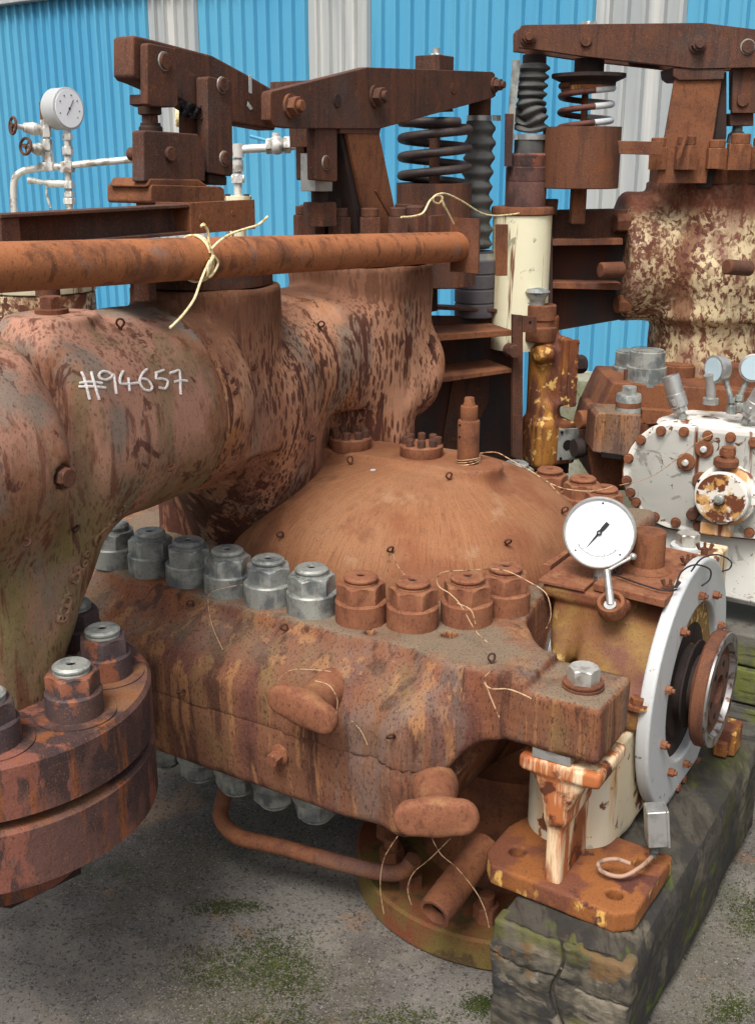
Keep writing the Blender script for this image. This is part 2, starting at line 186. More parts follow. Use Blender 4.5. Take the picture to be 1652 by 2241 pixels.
# ---------------------------------------------------------------- mesh helpers
def V(*a): return Vector(a)
def axm(axis):
    """rotation taking +Z to axis"""
    a = Vector({'u': (1, 0, 0), 'v': (0, 1, 0), 'z': (0, 0, 1)}.get(axis, axis) if isinstance(axis, str) else axis).normalized()
    return a.to_track_quat('Z', 'Y').to_matrix()
class MB:
    def __init__(s): s.v = []; s.f = []
    def add(s, vs, fs):
        k = len(s.v); s.v += [tuple(p) for p in vs]; s.f += [tuple(i + k for i in f) for f in fs]; return s
    def box(s, lo, hi, rz=0, piv=None):
        vs = [V(x, y, z) for z in (lo[2], hi[2]) for y in (lo[1], hi[1]) for x in (lo[0], hi[0])]
        if rz:
            c = V(*piv) if piv else (V(*lo) + V(*hi)) / 2; R = Matrix.Rotation(rz, 3, 'Z'); vs = [R @ (p - c) + c for p in vs]
        return s.add(vs, [(0, 2, 3, 1), (4, 5, 7, 6), (0, 1, 5, 4), (2, 6, 7, 3), (0, 4, 6, 2), (1, 3, 7, 5)])
    def obox(s, c, size, M):
        vs = [V(*c) + M @ V(x * size[0] / 2, y * size[1] / 2, z * size[2] / 2) for z in (-1, 1) for y in (-1, 1) for x in (-1, 1)]
        return s.add(vs, [(0, 2, 3, 1), (4, 5, 7, 6), (0, 1, 5, 4), (2, 6, 7, 3), (0, 4, 6, 2), (1, 3, 7, 5)])
    def poly(s, pts, vec):
        """prism: polygon pts (3D) extruded by vec"""
        vec = V(*vec); n = len(pts); pts = [V(*p) for p in pts]
        nr = V(0, 0, 0)
        for i in range(n): nr += pts[i].cross(pts[(i + 1) % n])
        if nr.dot(vec) > 0: pts = pts[::-1]
        vs = pts + [p + vec for p in pts]
        fs = [tuple(range(n)), tuple(range(2 * n - 1, n - 1, -1))] + [(i, i + n, (i + 1) % n + n, (i + 1) % n) for i in range(n)]
        return s.add(vs, fs)
    def lathe(s, prof, c=(0, 0, 0), axis='z', seg=40, ph=0.0, hexa=None):
        """prof: (radius, height) from bottom to top along axis; closed by caps where radius > 0"""
        M = axm(axis); c = V(*c); vs = []; fs = []; m = len(prof)
        for r, h in prof:
            for i in range(seg):
                a = 2 * pi * i / seg + ph; vs.append(c + M @ V(r * cos(a), r * sin(a), h))
        for j in range(m - 1):
            for i in range(seg):
                k = (i + 1) % seg; fs.append((j * seg + i, j * seg + k, (j + 1) * seg + k, (j + 1) * seg + i))
        fs.append(tuple(range(seg - 1, -1, -1))); fs.append(tuple((m - 1) * seg + i for i in range(seg)))
        return s.add(vs, fs)
    def loop(s, prof, c=(0, 0, 0), axis='z', seg=40):
        """closed ring of a profile (no caps): profile given as a closed loop"""
        M = axm(axis); c = V(*c); vs = []; fs = []; m = len(prof)
        for r, h in prof:
            for i in range(seg):
                a = 2 * pi * i / seg; vs.append(c + M @ V(r * cos(a), r * sin(a), h))
        for j in range(m):
            for i in range(seg):
                k = (i + 1) % seg; j2 = (j + 1) % m; fs.append((j * seg + i, j * seg + k, j2 * seg + k, j2 * seg + i))
        return s.add(vs, fs)
    def cyl(s, c, r, h, axis='z', seg=32, b=0.0):
        return s.lathe([(r - b, 0), (r, b), (r, h - b), (r - b, h)] if b else [(r, 0), (r, h)], c, axis, seg)
    def hex(s, c, af, h, axis='z', ph=0.3, cut=.1):
        """hexagon nut/bolt head with the round chamfer on top"""
        R = af / 2 / cos(pi / 6); M = axm(axis); c = V(*c); seg = 36; rows = []
        def rad(a, lim): a = (a - ph) % (pi / 3) - pi / 6; return min(af / 2 / cos(a), lim)
        for (lim, hh) in ((R, 0), (R, h * (1 - cut)), (R * .97, h * (1 - cut * .7)), (af / 2 * 1.0, h), (af / 2 * .94, h)):
            for i in range(seg):
                a = 2 * pi * i / seg + ph; r = rad(a, lim); h2 = hh
                if lim == R and hh > 0: h2 = h - (r - af / 2) / (R - af / 2) * h * cut * 1.2 - h * .02
                rows.append(c + M @ V(r * cos(a), r * sin(a), min(h2, h)))
        fs = []
        for j in range(4):
            for i in range(seg): k = (i + 1) % seg; fs.append((j * seg + i, j * seg + k, (j + 1) * seg + k, (j + 1) * seg + i))
        fs.append(tuple(range(seg - 1, -1, -1))); fs.append(tuple(4 * seg + i for i in range(seg)))
        return s.add(rows, fs)
    def tube(s, pts, r, seg=12, smooth=0, closed=False):
        pts = [V(*p) for p in pts]
        if smooth: pts = spline(pts, smooth, closed)
        n = len(pts); vs = []; fs = []; up = None
        for i, p in enumerate(pts):
            t = ((pts[(i + 1) % n] - pts[i - 1]) if closed else (pts[min(i + 1, n - 1)] - pts[max(i - 1, 0)])).normalized()
            if up is None: up = t.orthogonal().normalized()
            up = (up - t * up.dot(t)).normalized(); sd_ = t.cross(up)
            rr = r[i * (len(r) - 1) // max(1, n - 1)] if isinstance(r, (list, tuple)) else r
            for k in range(seg):
                a = 2 * pi * k / seg; vs.append(p + (up * cos(a) + sd_ * sin(a)) * rr)
        for i in range(n if closed else n - 1):
            j = (i + 1) % n
            for k in range(seg): l = (k + 1) % seg; fs.append((i * seg + k, i * seg + l, j * seg + l, j * seg + k))
        if not closed: fs.append(tuple(range(seg - 1, -1, -1))); fs.append(tuple((n - 1) * seg + k for k in range(seg)))
        return s.add(vs, fs)
    def sph(s, c, r, seg=16, sc=(1, 1, 1)):
        c = V(*c); vs = [c + V(0, 0, r * sc[2])]; fs = []; rings = seg // 2
        for j in range(1, rings):
            for i in range(seg):
                a = 2 * pi * i / seg; b = pi * j / rings; vs.append(c + V(r * sin(b) * cos(a) * sc[0], r * sin(b) * sin(a) * sc[1], r * cos(b) * sc[2]))
        vs.append(c - V(0, 0, r * sc[2])); e = len(vs) - 1
        for i in range(seg):
            k = (i + 1) % seg; fs.append((0, 1 + i, 1 + k)); fs.append((e, 1 + (rings - 2) * seg + k, 1 + (rings - 2) * seg + i))
            for j in range(rings - 2): a0 = 1 + j * seg; fs.append((a0 + i, a0 + seg + i, a0 + seg + k, a0 + k))
        return s.add(vs, fs)
def spline(pts, n, closed=False):
    out = []; m = len(pts); R = range(m if closed else m - 1)
    for i in R:
        p0 = pts[i - 1] if (i > 0 or closed) else pts[0]; p1 = pts[i]; p2 = pts[(i + 1) % m]; p3 = pts[(i + 2) % m] if (closed or i + 2 < m) else pts[-1]
        for k in range(n):
            t = k / n; out.append(.5 * ((2 * p1) + (p2 - p0) * t + (2 * p0 - 5 * p1 + 4 * p2 - p3) * t * t + (3 * p1 - p0 - 3 * p2 + p3) * t ** 3))
    if not closed: out.append(pts[-1])
    return out
BASE = {}; ROTOF = {}
def obj(name, mb, m, parent=None, base=None, rot=None, bev=0.0, flat=False, sharp=38, bseg=2):
    """one mesh object; its vertices are given in the frame of its thing"""
    if base is None: base = BASE[parent.name] if parent else V(0, 0, 0)
    base = V(*base); me = bpy.data.meshes.new(name)
    if isinstance(mb, MB):
        me.from_pydata([tuple(V(*p) - base) for p in mb.v], [], mb.f)
        bm = bmesh.new(); bm.from_mesh(me); bmesh.ops.recalc_face_normals(bm, faces=bm.faces)
        if not flat:
            for f in bm.faces: f.smooth = True
            for e in bm.edges:
                if len(e.link_faces) == 2 and e.calc_face_angle(0) > radians(sharp): e.smooth = False
        bm.to_mesh(me); bm.free()
    else:
        vs, fs = mb; me.from_pydata((vs - np.array(base)).tolist(), [], fs.tolist())
        me.polygons.foreach_set('use_smooth', [True] * len(me.polygons)); me.update()
    me.materials.append(m)
    o = bpy.data.objects.new(name, me); C.objects.link(o)
    BASE[o.name] = base
    if parent: o.parent = parent; ROTOF[o.name] = ROTOF[parent.name]
    else:
        rot = ROT if rot is None else rot; ROTOF[o.name] = rot
        o.location = toworld(base, rot); o.rotation_euler = (0, 0, radians(rot))
    if bev:
        b = o.modifiers.new('edge', 'BEVEL'); b.width = bev; b.segments = bseg; b.limit_method = 'ANGLE'; b.angle_limit = radians(sharp); b.harden_normals = True
    return o
def thing(name, label, cat, base=(0, 0, 0), rot=None, group=None):
    rot = ROT if rot is None else rot
    o = bpy.data.objects.new(name, None); C.objects.link(o); o.empty_display_size = .05
    o.location = toworld(base, rot); o.rotation_euler = (0, 0, radians(rot)); BASE[o.name] = V(*base); ROTOF[o.name] = rot
    return tag(o, label, cat, group)
def tag(o, label, cat, group=None, kind=None):
    if kind: o['kind'] = kind
    if label: o['label'] = label
    if cat: o['category'] = cat
    if group: o['group'] = group
    return o
def copy_tree(o, parent=None):
    c = o.copy(); C.objects.link(c); BASE[c.name] = BASE[o.name]; ROTOF[c.name] = ROTOF[o.name]
    if parent: c.parent = parent
    for ch in list(o.children): copy_tree(ch, c)
    return c
def put(o, p, dz=0):
    """move a copied part to frame point p of its thing (meshes of movable parts are built round the origin)"""
    b = BASE[o.parent.name] if o.parent else V(0, 0, 0); o.location = V(*p) - b; o.rotation_euler = (0, 0, dz); return o
# ---------------------------------------------------------------- smooth castings from distance fields (surface nets)
def smin(a, b, k):
    h = np.clip(.5 + .5 * (b - a) / k, 0, 1); return b * (1 - h) + a * h - k * h * (1 - h)
def smax(a, b, k): return -smin(-a, -b, k)
def fbox(x, y, z, c, h, r=0.0):
    qx = np.abs(x - c[0]) - h[0] + r; qy = np.abs(y - c[1]) - h[1] + r; qz = np.abs(z - c[2]) - h[2] + r
    return np.sqrt(np.maximum(qx, 0) ** 2 + np.maximum(qy, 0) ** 2 + np.maximum(qz, 0) ** 2) + np.minimum(np.maximum(qx, np.maximum(qy, qz)), 0) - r
def fcyl(a, b, t, r, t0, t1, rd=0.0):
    """cylinder along t; a, b are the offsets across it"""
    d = np.sqrt(a * a + b * b) - r + rd; e = np.abs(t - (t0 + t1) / 2) - (t1 - t0) / 2 + rd
    return np.minimum(np.maximum(d, e), 0) + np.sqrt(np.maximum(d, 0) ** 2 + np.maximum(e, 0) ** 2) - rd
def fell(x, y, z, c, r):
    X = (x - c[0]) / r[0]; Y = (y - c[1]) / r[1]; Z = (z - c[2]) / r[2]
    k0 = np.sqrt(X * X + Y * Y + Z * Z); k1 = np.sqrt((X / r[0]) ** 2 + (Y / r[1]) ** 2 + (Z / r[2]) ** 2) + 1e-6
    return k0 * (k0 - 1) / k1
def fsup(x, y, z, c, r, p=2.5):
    k = (np.abs((x - c[0]) / r[0]) ** p + np.abs((y - c[1]) / r[1]) ** p + np.abs((z - c[2]) / r[2]) ** p) ** (1 / p)
    return (k - 1) * min(r) * .9
def fcap(x, y, z, a, b, ra, rb=None):
    rb = ra if rb is None else rb; ba = (b[0] - a[0], b[1] - a[1], b[2] - a[2]); L2 = sum(c * c for c in ba)
    t = np.clip(((x - a[0]) * ba[0] + (y - a[1]) * ba[1] + (z - a[2]) * ba[2]) / L2, 0, 1)
    return np.sqrt((x - a[0] - ba[0] * t) ** 2 + (y - a[1] - ba[1] * t) ** 2 + (z - a[2] - ba[2] * t) ** 2) - (ra + (rb - ra) * t)
def fpoly(x, y, pts):
    d = np.full(x.shape, 1e9); sgn = np.ones(x.shape); n = len(pts)
    for i in range(n):
        ax, ay = pts[i]; bx, by = pts[i - 1]; ex, ey = bx - ax, by - ay; wx, wy = x - ax, y - ay
        t = np.clip((wx * ex + wy * ey) / (ex * ex + ey * ey), 0, 1); dx, dy = wx - ex * t, wy - ey * t
        d = np.minimum(d, dx * dx + dy * dy)
        c1 = y >= ay; c2 = y < by; c3 = ex * wy > ey * wx
        sgn = np.where((c1 & c2 & c3) | (~c1 & ~c2 & ~c3), -sgn, sgn)
    return sgn * np.sqrt(d)
def net(f, lo, hi, h):
    n = [int(math.ceil((hi[i] - lo[i]) / h)) + 1 for i in range(3)]
    ax = [np.linspace(lo[i], lo[i] + h * (n[i] - 1), n[i]) for i in range(3)]
    X, Y, Z = np.meshgrid(*ax, indexing='ij'); D = f(X, Y, Z).astype(np.float32); del X, Y, Z
    D[0] = D[-1] = np.abs(D[0]) + h; D[:, 0] = D[:, -1] = .1; D[:, :, 0] = D[:, :, -1] = .1
    s = D < 0; c = [m - 1 for m in n]
    cor = [(i, j, k) for i in (0, 1) for j in (0, 1) for k in (0, 1)]
    cnt = sum(s[i:i + c[0], j:j + c[1], k:k + c[2]].astype(np.int8) for i, j, k in cor)
    act = np.argwhere((cnt > 0) & (cnt < 8)); idx = -np.ones(c, np.int64); idx[tuple(act.T)] = np.arange(len(act))
    acc = np.zeros((len(act), 3)); num = np.zeros(len(act))
    for a in cor:
        for d in range(3):
            if a[d]: continue
            b = list(a); b[d] = 1
            va = D[act[:, 0] + a[0], act[:, 1] + a[1], act[:, 2] + a[2]]; vb = D[act[:, 0] + b[0], act[:, 1] + b[1], act[:, 2] + b[2]]
            cr = (va < 0) != (vb < 0); t = np.where(cr, va / np.where(va == vb, 1, va - vb), 0)
            p = np.array(a, float)[None, :].repeat(len(act), 0); p[:, d] += t
            acc[cr] += p[cr]; num[cr] += 1
    v = np.array(lo) + h * (act + acc / num[:, None])
    e = h * .2
    for _ in range(2):
        x, y, z = v.T; F = f(x, y, z)
        g = np.stack([f(x + e, y, z) - F, f(x, y + e, z) - F, f(x, y, z + e) - F], 1) / e
        v = v - np.clip(F / np.maximum((g * g).sum(1), .2), -h * .5, h * .5)[:, None] * g
    fs = []
    for d in range(3):
        o1, o2 = [q for q in range(3) if q != d]
        sa = [slice(0, n[q] - 1) if q == d else slice(1, n[q] - 1) for q in range(3)]; sb = list(sa); sb[d] = slice(1, n[d])
        A = s[tuple(sa)]; B = s[tuple(sb)]; ed = np.argwhere(A != B); ins = A[tuple(ed.T)]
        g = ed.copy(); g[:, o1] += 1; g[:, o2] += 1
        def cell(a, b): q = g.copy(); q[:, o1] -= a; q[:, o2] -= b; return idx[tuple(q.T)]
        q = np.stack([cell(1, 1), cell(0, 1), cell(0, 0), cell(1, 0)], 1)
        flip = ins if d != 1 else ~ins
        q = np.where(flip[:, None], q, q[:, ::-1]); fs.append(q)
    return v, np.concatenate(fs)
# ================================================================= SETTING
mb = MB(); G = 60
mb.add([(-G, -4, GZ), (G, -4, GZ), (G, G, GZ), (-G, G, GZ)], [(0, 1, 2, 3)])
tag(obj('ground', mb, m_ground, rot=0, flat=True), 'grey gritty concrete yard with moss and rust stains', None, kind='structure')
# moss tufts and grit on the near yard
def scatter(name, m, spots, n, rr, label, cat, shape):
    mb = MB(); rnd = random.Random(hash(name) % 99 if False else len(name))
    for _ in range(n):
        cx, cy, sx, sy = rnd.choice(spots); x = rnd.gauss(cx, sx); y = rnd.gauss(cy, sy)
        p = P(x, y, z=GZ, rot=0); r = rnd.uniform(*rr)
        if shape == 'tuft':
            for k in range(3):
                a = rnd.uniform(0, 2 * pi); q = p + V(cos(a), sin(a), 0) * r * .8; e = V(cos(a + 1.6), sin(a + 1.6), 0) * r * .5
                mb.add([q - e, q + e, q + V(rnd.uniform(-1, 1) * r, rnd.uniform(-1, 1) * r, r * rnd.uniform(.4, 1.0))], [(0, 1, 2)])
        else:
            R = Matrix.Rotation(rnd.uniform(0, 3), 3, 'Z') @ Matrix.Rotation(rnd.uniform(0, 3), 3, 'X')
            vs = [p + V(0, 0, r * .3) + R @ V(*q) * r for q in ((1, 0, 0), (-.8, .2, 0), (0, 1, .1), (.1, -.9, 0), (0, 0, .7), (0, .1, -.7))]
            mb.add(vs, [(0, 2, 4), (2, 1, 4), (1, 3, 4), (3, 0, 4), (2, 0, 5), (1, 2, 5), (3, 1, 5), (0, 3, 5)])
    o = obj(name, mb, m, rot=0, flat=True); return tag(o, label, cat, kind='stuff')
scatter('moss', m_moss, [(590, 2080, 60, 40), (600, 2090, 50, 30), (640, 2150, 40, 30), (500, 1985, 50, 10), (560, 2130, 60, 30), (600, 2235, 70, 18), (1060, 2200, 25, 12), (880, 2230, 70, 16), (450, 2120, 40, 30), (1640, 2000, 30, 30), (1600, 2210, 30, 20)], 9000, (.0018, .005),
    'patches of dark green moss growing on the gritty yard', 'moss', 'tuft')
scatter('grit', m_grit, [(300, 2150, 220, 90), (700, 2000, 260, 160), (620, 1850, 200, 60), (1600, 2100, 60, 90), (560, 2150, 250, 60)], 3800, (.0012, .0036), 'loose pale grit scattered over the yard', 'grit', 'stone')
# ---- corrugated building
WR = -38.0; wv = 6.97
def wu(x, y=60): return P(x, y, v=wv, rot=WR)
eave = P(40, 10, v=wv, rot=WR).z; pit = .128; u_a = wu(-400).x; u_b = wu(2300).x
bld = thing('clad_building', 'long shed clad in bright blue ribbed sheets with pale grey strips', 'building', (0, wv, GZ), WR)
edges = [wu(-400, 100).x, wu(327).x, wu(435).x, wu(676).x, wu(812).x, wu(1302).x, wu(1500).x, u_b]
for i in range(len(edges) - 1):
    a, b = edges[i], edges[i + 1]; grey = i % 2 == 1; npan = max(1, int((b - a) / .64 + .5)) if not grey else 1
    mb = MB(); x = a; prof = []; nr = max(1, round((b - a) / pit)); pp = (b - a) / nr
    for k in range(nr):
        prof += [(a + k * pp, 0), (a + k * pp + .66 * pp, 0), (a + k * pp + .73 * pp, -.034), (a + k * pp + .92 * pp, -.034), (a + k * pp + .985 * pp, 0)]
    prof.append((b, 0)); off = .004 if grey else 0
    n = len(prof); zlow = P(1400, 600, v=wv, rot=WR).z
    def sheet(za, zb_): vs = [(p[0], wv + p[1] - off, z) for z in (za, zb_) for p in prof]; return MB().add(vs, [(j, j + 1, j + 1 + n, j + n) for j in range(n - 1)])
    mb = sheet(zlow if grey else GZ, eave)
    if grey: obj('cladding_panel', sheet(GZ, zlow - .002), m_bluewall, bld, flat=True)
    o = obj('cladding_panel', mb, m_greywall if grey else m_bluewall, bld, flat=True)
    if grey: o['label'] = 'pale grey rooflight strip of the cladding'
mb = MB().box((u_a, wv - .10, eave + .0), (u_b, wv + .05, eave + .11)); obj('eaves_gutter', mb, m_greywall, bld, bev=.01)
mb = MB().box((u_a, wv + .03, GZ), (u_b, wv + 5, eave - .02)); obj('wall_core', mb, m_greywall, bld, flat=True)
mb = MB().poly([(u_a, wv - .1, eave + .11), (u_a, wv + 5, eave + .11), (u_a, wv + 5, eave + .9)], (u_b - u_a, 0, 0)); obj('roof', mb, m_greywall, bld, flat=True)
# ---- concrete plinth wall in front of the shed
cv = 5.2; ct = P(1260, 829, v=cv, rot=WR).z; c0 = P(1195, 829, v=cv, rot=WR).x
cw = MB().box((c0, cv, GZ), (c0 + 5, cv + .25, ct)); o = obj('concrete_wall', cw, m_concrete, rot=WR, base=(c0 + .5, cv, GZ), bev=.012)
tag(o, 'low pale concrete wall between the two turbines, in front of the blue shed', 'wall')
# ---- timbers
def timber(name, lo, hi, mt, me, label, seed, sub=6):
    """a sawn beam with worn, wavering edges"""
    rnd = random.Random(seed); t = thing(name, label, 'timber beam', ((lo[0] + hi[0]) / 2, lo[1], lo[2]))
    ny = 26; ring = []
    for j in range(ny + 1):
        y = lo[1] + (hi[1] - lo[1]) * j / ny; row = []
        w, h = hi[0] - lo[0], hi[2] - lo[2]; nn = 8
        for (a, b) in [(i / nn, 0) for i in range(nn)] + [(1, i / nn) for i in range(nn)] + [(1 - i / nn, 1) for i in range(nn)] + [(0, 1 - i / nn) for i in range(nn)]:
            cx = .012 if (a in (0, 1) and b in (0, 1)) else 0; k = sin(y * 9 + a * 7 + seed) * .004 + rnd.uniform(-.003, .003)
            row.append((lo[0] + a * w + (cx if a == 0 else -cx if a == 1 else 0) + k * (1 if a in (0, 1) else 0), y + (rnd.uniform(-.006, .006) if j in (0,) else 0), lo[2] + b * h + (cx if b == 0 else -cx if b == 1 else 0) + k * (1 if b in (0, 1) else 0)))
        ring.append(row)
    m = len(ring[0]); mb = MB().add([p for r in ring for p in r], [(j * m + i, j * m + (i + 1) % m, (j + 1) * m + (i + 1) % m, (j + 1) * m + i) for j in range(ny) for i in range(m)] + [tuple(range(m)), tuple(ny * m + i for i in range(m - 1, -1, -1))])
    obj('long_faces', mb, mt, t, sharp=30)
    return t
TB = timber('timber_beam', (-.905, 1.985, GZ), (-.575, 3.1, .098), m_timber, m_timberend, 'thick cracked timber beam under the orange bearing foot, mossy along its top edge', 3)
# ragged, split end grain as its own part
fE = lambda x, y, z: smax(smax(fbox(x, y, z, (-.74, 2.0, (GZ + .096) / 2), (.166, .03, (.096 - GZ) / 2), .012) + .005 * np.sin(z * 22 + x * 9) * np.sin(x * 13 + z * 4) + .003 * np.abs(np.sin(x * 24 + z * 11)) + .0035 * np.abs(np.sin(z * 38 + np.sin(x * 12) * 2 + 1)) + .0015 * np.sin(x * 190 + z * 40),
    -(np.abs(x - (-.742 + .012 * np.sin(z * 30) + .02 * (z < -.03) * (-z - .03) * 8)) - .0035 - .006 * np.clip(-z + .02, 0, .12) * 5) , .004),
    -(np.abs(z - (.0 + .1 * (-.9 - x) * .35 + .006 * np.sin(x * 40))) - .0025 - .0 * x) * (1) - 10 * (y > 1.985) , .003)
obj('end_grain', net(fE, (-.93, 1.94, GZ - .02), (-.56, 2.06, .12), .006), m_timberend, TB)
for i, (y0, z0, z1, lb) in enumerate([(0, GZ, -.06, 'silver grey sleeper lowest of the stack under the white gear housing'), (0.01, -.055, .075, 'silver grey sleeper with splits, middle of the stack under the white gear housing'), (.02, .08, .20, 'green algae covered sleeper, top of the stack under the white gear housing')]):
    t = MB().box((-1.05 + .02 * i, 3.62 + y0, z0), (.3, 3.9 + y0, z1)); o = obj('sleeper', t, m_plank, base=(-.4, 3.75, z0), bev=.012); tag(o, lb, 'sleeper')

# ================================================================= FRONT TURBINE CASING
CV, CZ = 2.725, .42                     # shaft axis: v and height
plan_half = [(-2.70, 2.725), (-2.70, 2.45), (-2.36, 2.3), (-2.2, 2.10), (-2.08, 2.06), (-1.30, 2.06), (-1.19, 2.075), (-1.07, 2.035), (-.96, 2.055), (-.93, 2.062), (-.882, 2.20), (-.955, 2.27), (-1.02, 2.36), (-1.045, 2.48), (-1.05, 2.60), (-1.05, 2.725)]
plan = plan_half[:-1] + [(u, 2 * CV - v) for u, v in plan_half[::-1]][:-1]
def f_case(x, y, z):
    zz = np.abs(z - CZ); vv = CV - np.abs(y - CV)              # symmetric about the joint and the shaft
    d2 = fpoly(x, vv, [(u, min(v, 3.4)) for u, v in plan])
    top = .24                                                  # half height of the flanges
    t = np.clip((top - zz) / np.where(z > CZ, .17, .075), 0, 1)
    front = np.clip((vv < 2.3) * 1.0, 0, 1) * np.clip((-.98 - x) / .15, 0, 1)
    bulge = (.125 * np.sin(t * pi / 2) ** 1.2) * front * np.clip(1 - (z < CZ) * (CZ - z - .05) * 1.0, .8, 1)
    scal = .016 * np.abs(np.sin((x + 1.504) * pi / .134)) * np.exp(-((zz - .2) / .045) ** 2) * front * (z > CZ)
    d = smax(d2 - bulge + scal, zz - top, .012)
    d = smax(d, np.where(z < CZ, (x + 1.02) * .95 - (z - .42) * .45, -9.), .05)
    # paws reach out to the bearing pedestal at shaft end (upper half only)
    paw = fbox(x, vv, z, (-.802, 2.158, .565), (.090, .097, .067), .007)
    d = np.minimum(d, np.where((z > CZ) & (y < CV), paw, 9))
    # the flange thins towards the paws
    under = fcap(x, vv, z, (-.93, 1.8, .375), (-.93, 2.6, .375), .12)
    d = smax(d, -np.where(z > CZ - .02, under, 9), .01)
    d = np.minimum(d, np.where(z > CZ, smax(fbox(x, vv, z, (-.985, 2.155, .575), (.10, .093, .078), .008), -under, .01), 9))
    d = smax(d, np.where(y > CV + .1, x + 1.03, -9.), .03)
    # dome
    dome = fsup(x, y, z, (-1.555, CV, .57), (.50, .482, .336), 2.45)
    dome = smax(dome, z - .924, .015)
    pad = fcap(x, y, z * 0, (-2.0, CV, 0), (-1.36, CV, 0), .085); pad = smax(pad, np.abs(z - .83) - .097, .006)
    dome = smin(dome, pad, .02)
    low = fell(x, y, z, (-1.66, CV, .30), (.62, .55, .46)); low = smax(low, -z - .12, .02)
    gland = smin(fbox(x, y, z, (-1.10, CV, CZ), (.10, .13, .26), .02), fcyl(y - CV, z - CZ, x, .2, -1.3, -1.0, .02), .04)
    d = smin(d, np.where(z > .3, dome, 9), .05); d = smin(d, np.where(z < .45, low, 9), .05); d = smin(d, gland, .03)
    for (hu, hv, hr) in ((-1.141, 2.19, .019), (-1.31, 2.105, .014)):
        d = smax(d, -fcyl(x - hu, y - hv, z, hr, .6, .75), .003)
    return d + .0015 * np.sin(x * 31 + y * 17) * np.sin(z * 27 + x * 13)
lo, hi = (-2.75, 1.90, -.16), (-.66, 3.5, .96)
case = thing('turbine_casing', 'rusty cast turbine casing in the middle, dome on top and thick bolted flanges', 'turbine casing', (-1.5, CV, GZ))
obj('upper_half', net(lambda x, y, z: smax(f_case(x, y, z), (CZ + .0006) - z, .0008), lo, hi, .0115), m_flange, case)
obj('lower_half', net(lambda x, y, z: smax(f_case(x, y, z) + .0022 * (z > CZ - .006), z - (CZ + .02), .0008), (lo[0], lo[1], lo[2]), (hi[0], hi[1], .5), .0115), m_flange, case)
# dome skin: the smooth orange dome is its own part, standing a little proud of the flange casting
def f_dome(x, y, z):
    dome = fsup(x, y, z, (-1.555, CV, .57), (.508, .49, .346), 2.45); dome = smax(dome, z - .926, .015)
    pad = fcap(x, y, z * 0, (-2.0, CV, 0), (-1.36, CV, 0), .087); pad = smax(pad, np.abs(z - .83) - .0985, .006)
    return smax(smin(dome, pad, .025), .668 - z, .004)
obj('dome', net(f_dome, (-2.25, 2.15, .6), (-.95, 3.3, .96), .0105), m_dome, case)
# nuts: collar, hexagon, threaded end with a centre hole
def make_nut(mc, mh, ms, parent, s=1.0, hole=m_hole, zdir=1, lathe_top=None):
    mb = MB().lathe([(.060 * s, 0), (.064 * s, .004), (.064 * s, .056 * s), (.060 * s, .060 * s), (.03 * s, .060 * s)], seg=44)
    n = obj('flange_nut', mb, mc, parent, base=(0, 0, 0), bev=0)
    obj('hexagon', MB().hex((0, 0, .059 * s), .104 * s, .044 * s), mh, n, base=(0, 0, 0), bev=.0012)
    obj('stud_end', MB().lathe([(.041 * s, .100 * s), (.041 * s, .106 * s), (.037 * s, .108 * s), (.037 * s, .110 * s), (.042 * s, .113 * s), (.042 * s, .117 * s), (.036 * s, .122 * s), (.0115 * s, .1222 * s), (.010 * s, .116 * s)], seg=40), ms, n, base=(0, 0, 0), bev=0)
    obj('centre_hole', MB().cyl((0, 0, .1165 * s), .0098 * s, .002, seg=20), hole, n, base=(0, 0, 0))
    return n
ZT = .655
def nut_at(q, x, y, z0, rz, s=1.0): put(q, (x, y, z0), rz)
nr = make_nut(m_nutrust, m_nutrust, m_nutrust, case); ng = make_nut(m_galv, m_galv, m_galv, case); used = set()
def place(proto, p, rz, label=None):
    q = proto if proto.name not in used else copy_tree(proto, case); used.add(proto.name); put(q, p, rz)
    if label: q['label'] = label
front_row = [(-2.17, 2.14), (-2.038, 2.142), (-1.901, 2.14), (-1.767, 2.138), (-1.636, 2.138), (-1.504, 2.141)]
for i, (u, v) in enumerate(front_row): place(ng, (u, v, ZT), .5 * i, 'grey galvanised nut')
for i, (u, v) in enumerate([(-1.369, 2.157), (-1.246, 2.196), (-1.147, 2.29), (-1.097, 2.40)]): place(nr, (u, v, ZT), .35 + .8 * i, 'orange rusted nut')
for i, (u, v) in enumerate([(-1.363, 3.30), (-1.235, 3.262), (-1.137, 3.19)]): place(nr, (u, v, ZT), .2 + .9 * i, 'orange rusted nut')
for i, (u, v) in enumerate([(-1.49, 3.312), (-1.64, 3.31), (-2.3, 3.31)]): place(ng, (u, v, ZT), .2 + .9 * i, 'grey galvanised nut')
for i, (u, v) in enumerate(front_row[1:]):
    q = copy_tree(ng, case); put(q, (u, v, .183), .4 * i); q.rotation_euler = (pi, 0, .4 * i); q['label'] = 'downward facing nut under the lower flange'
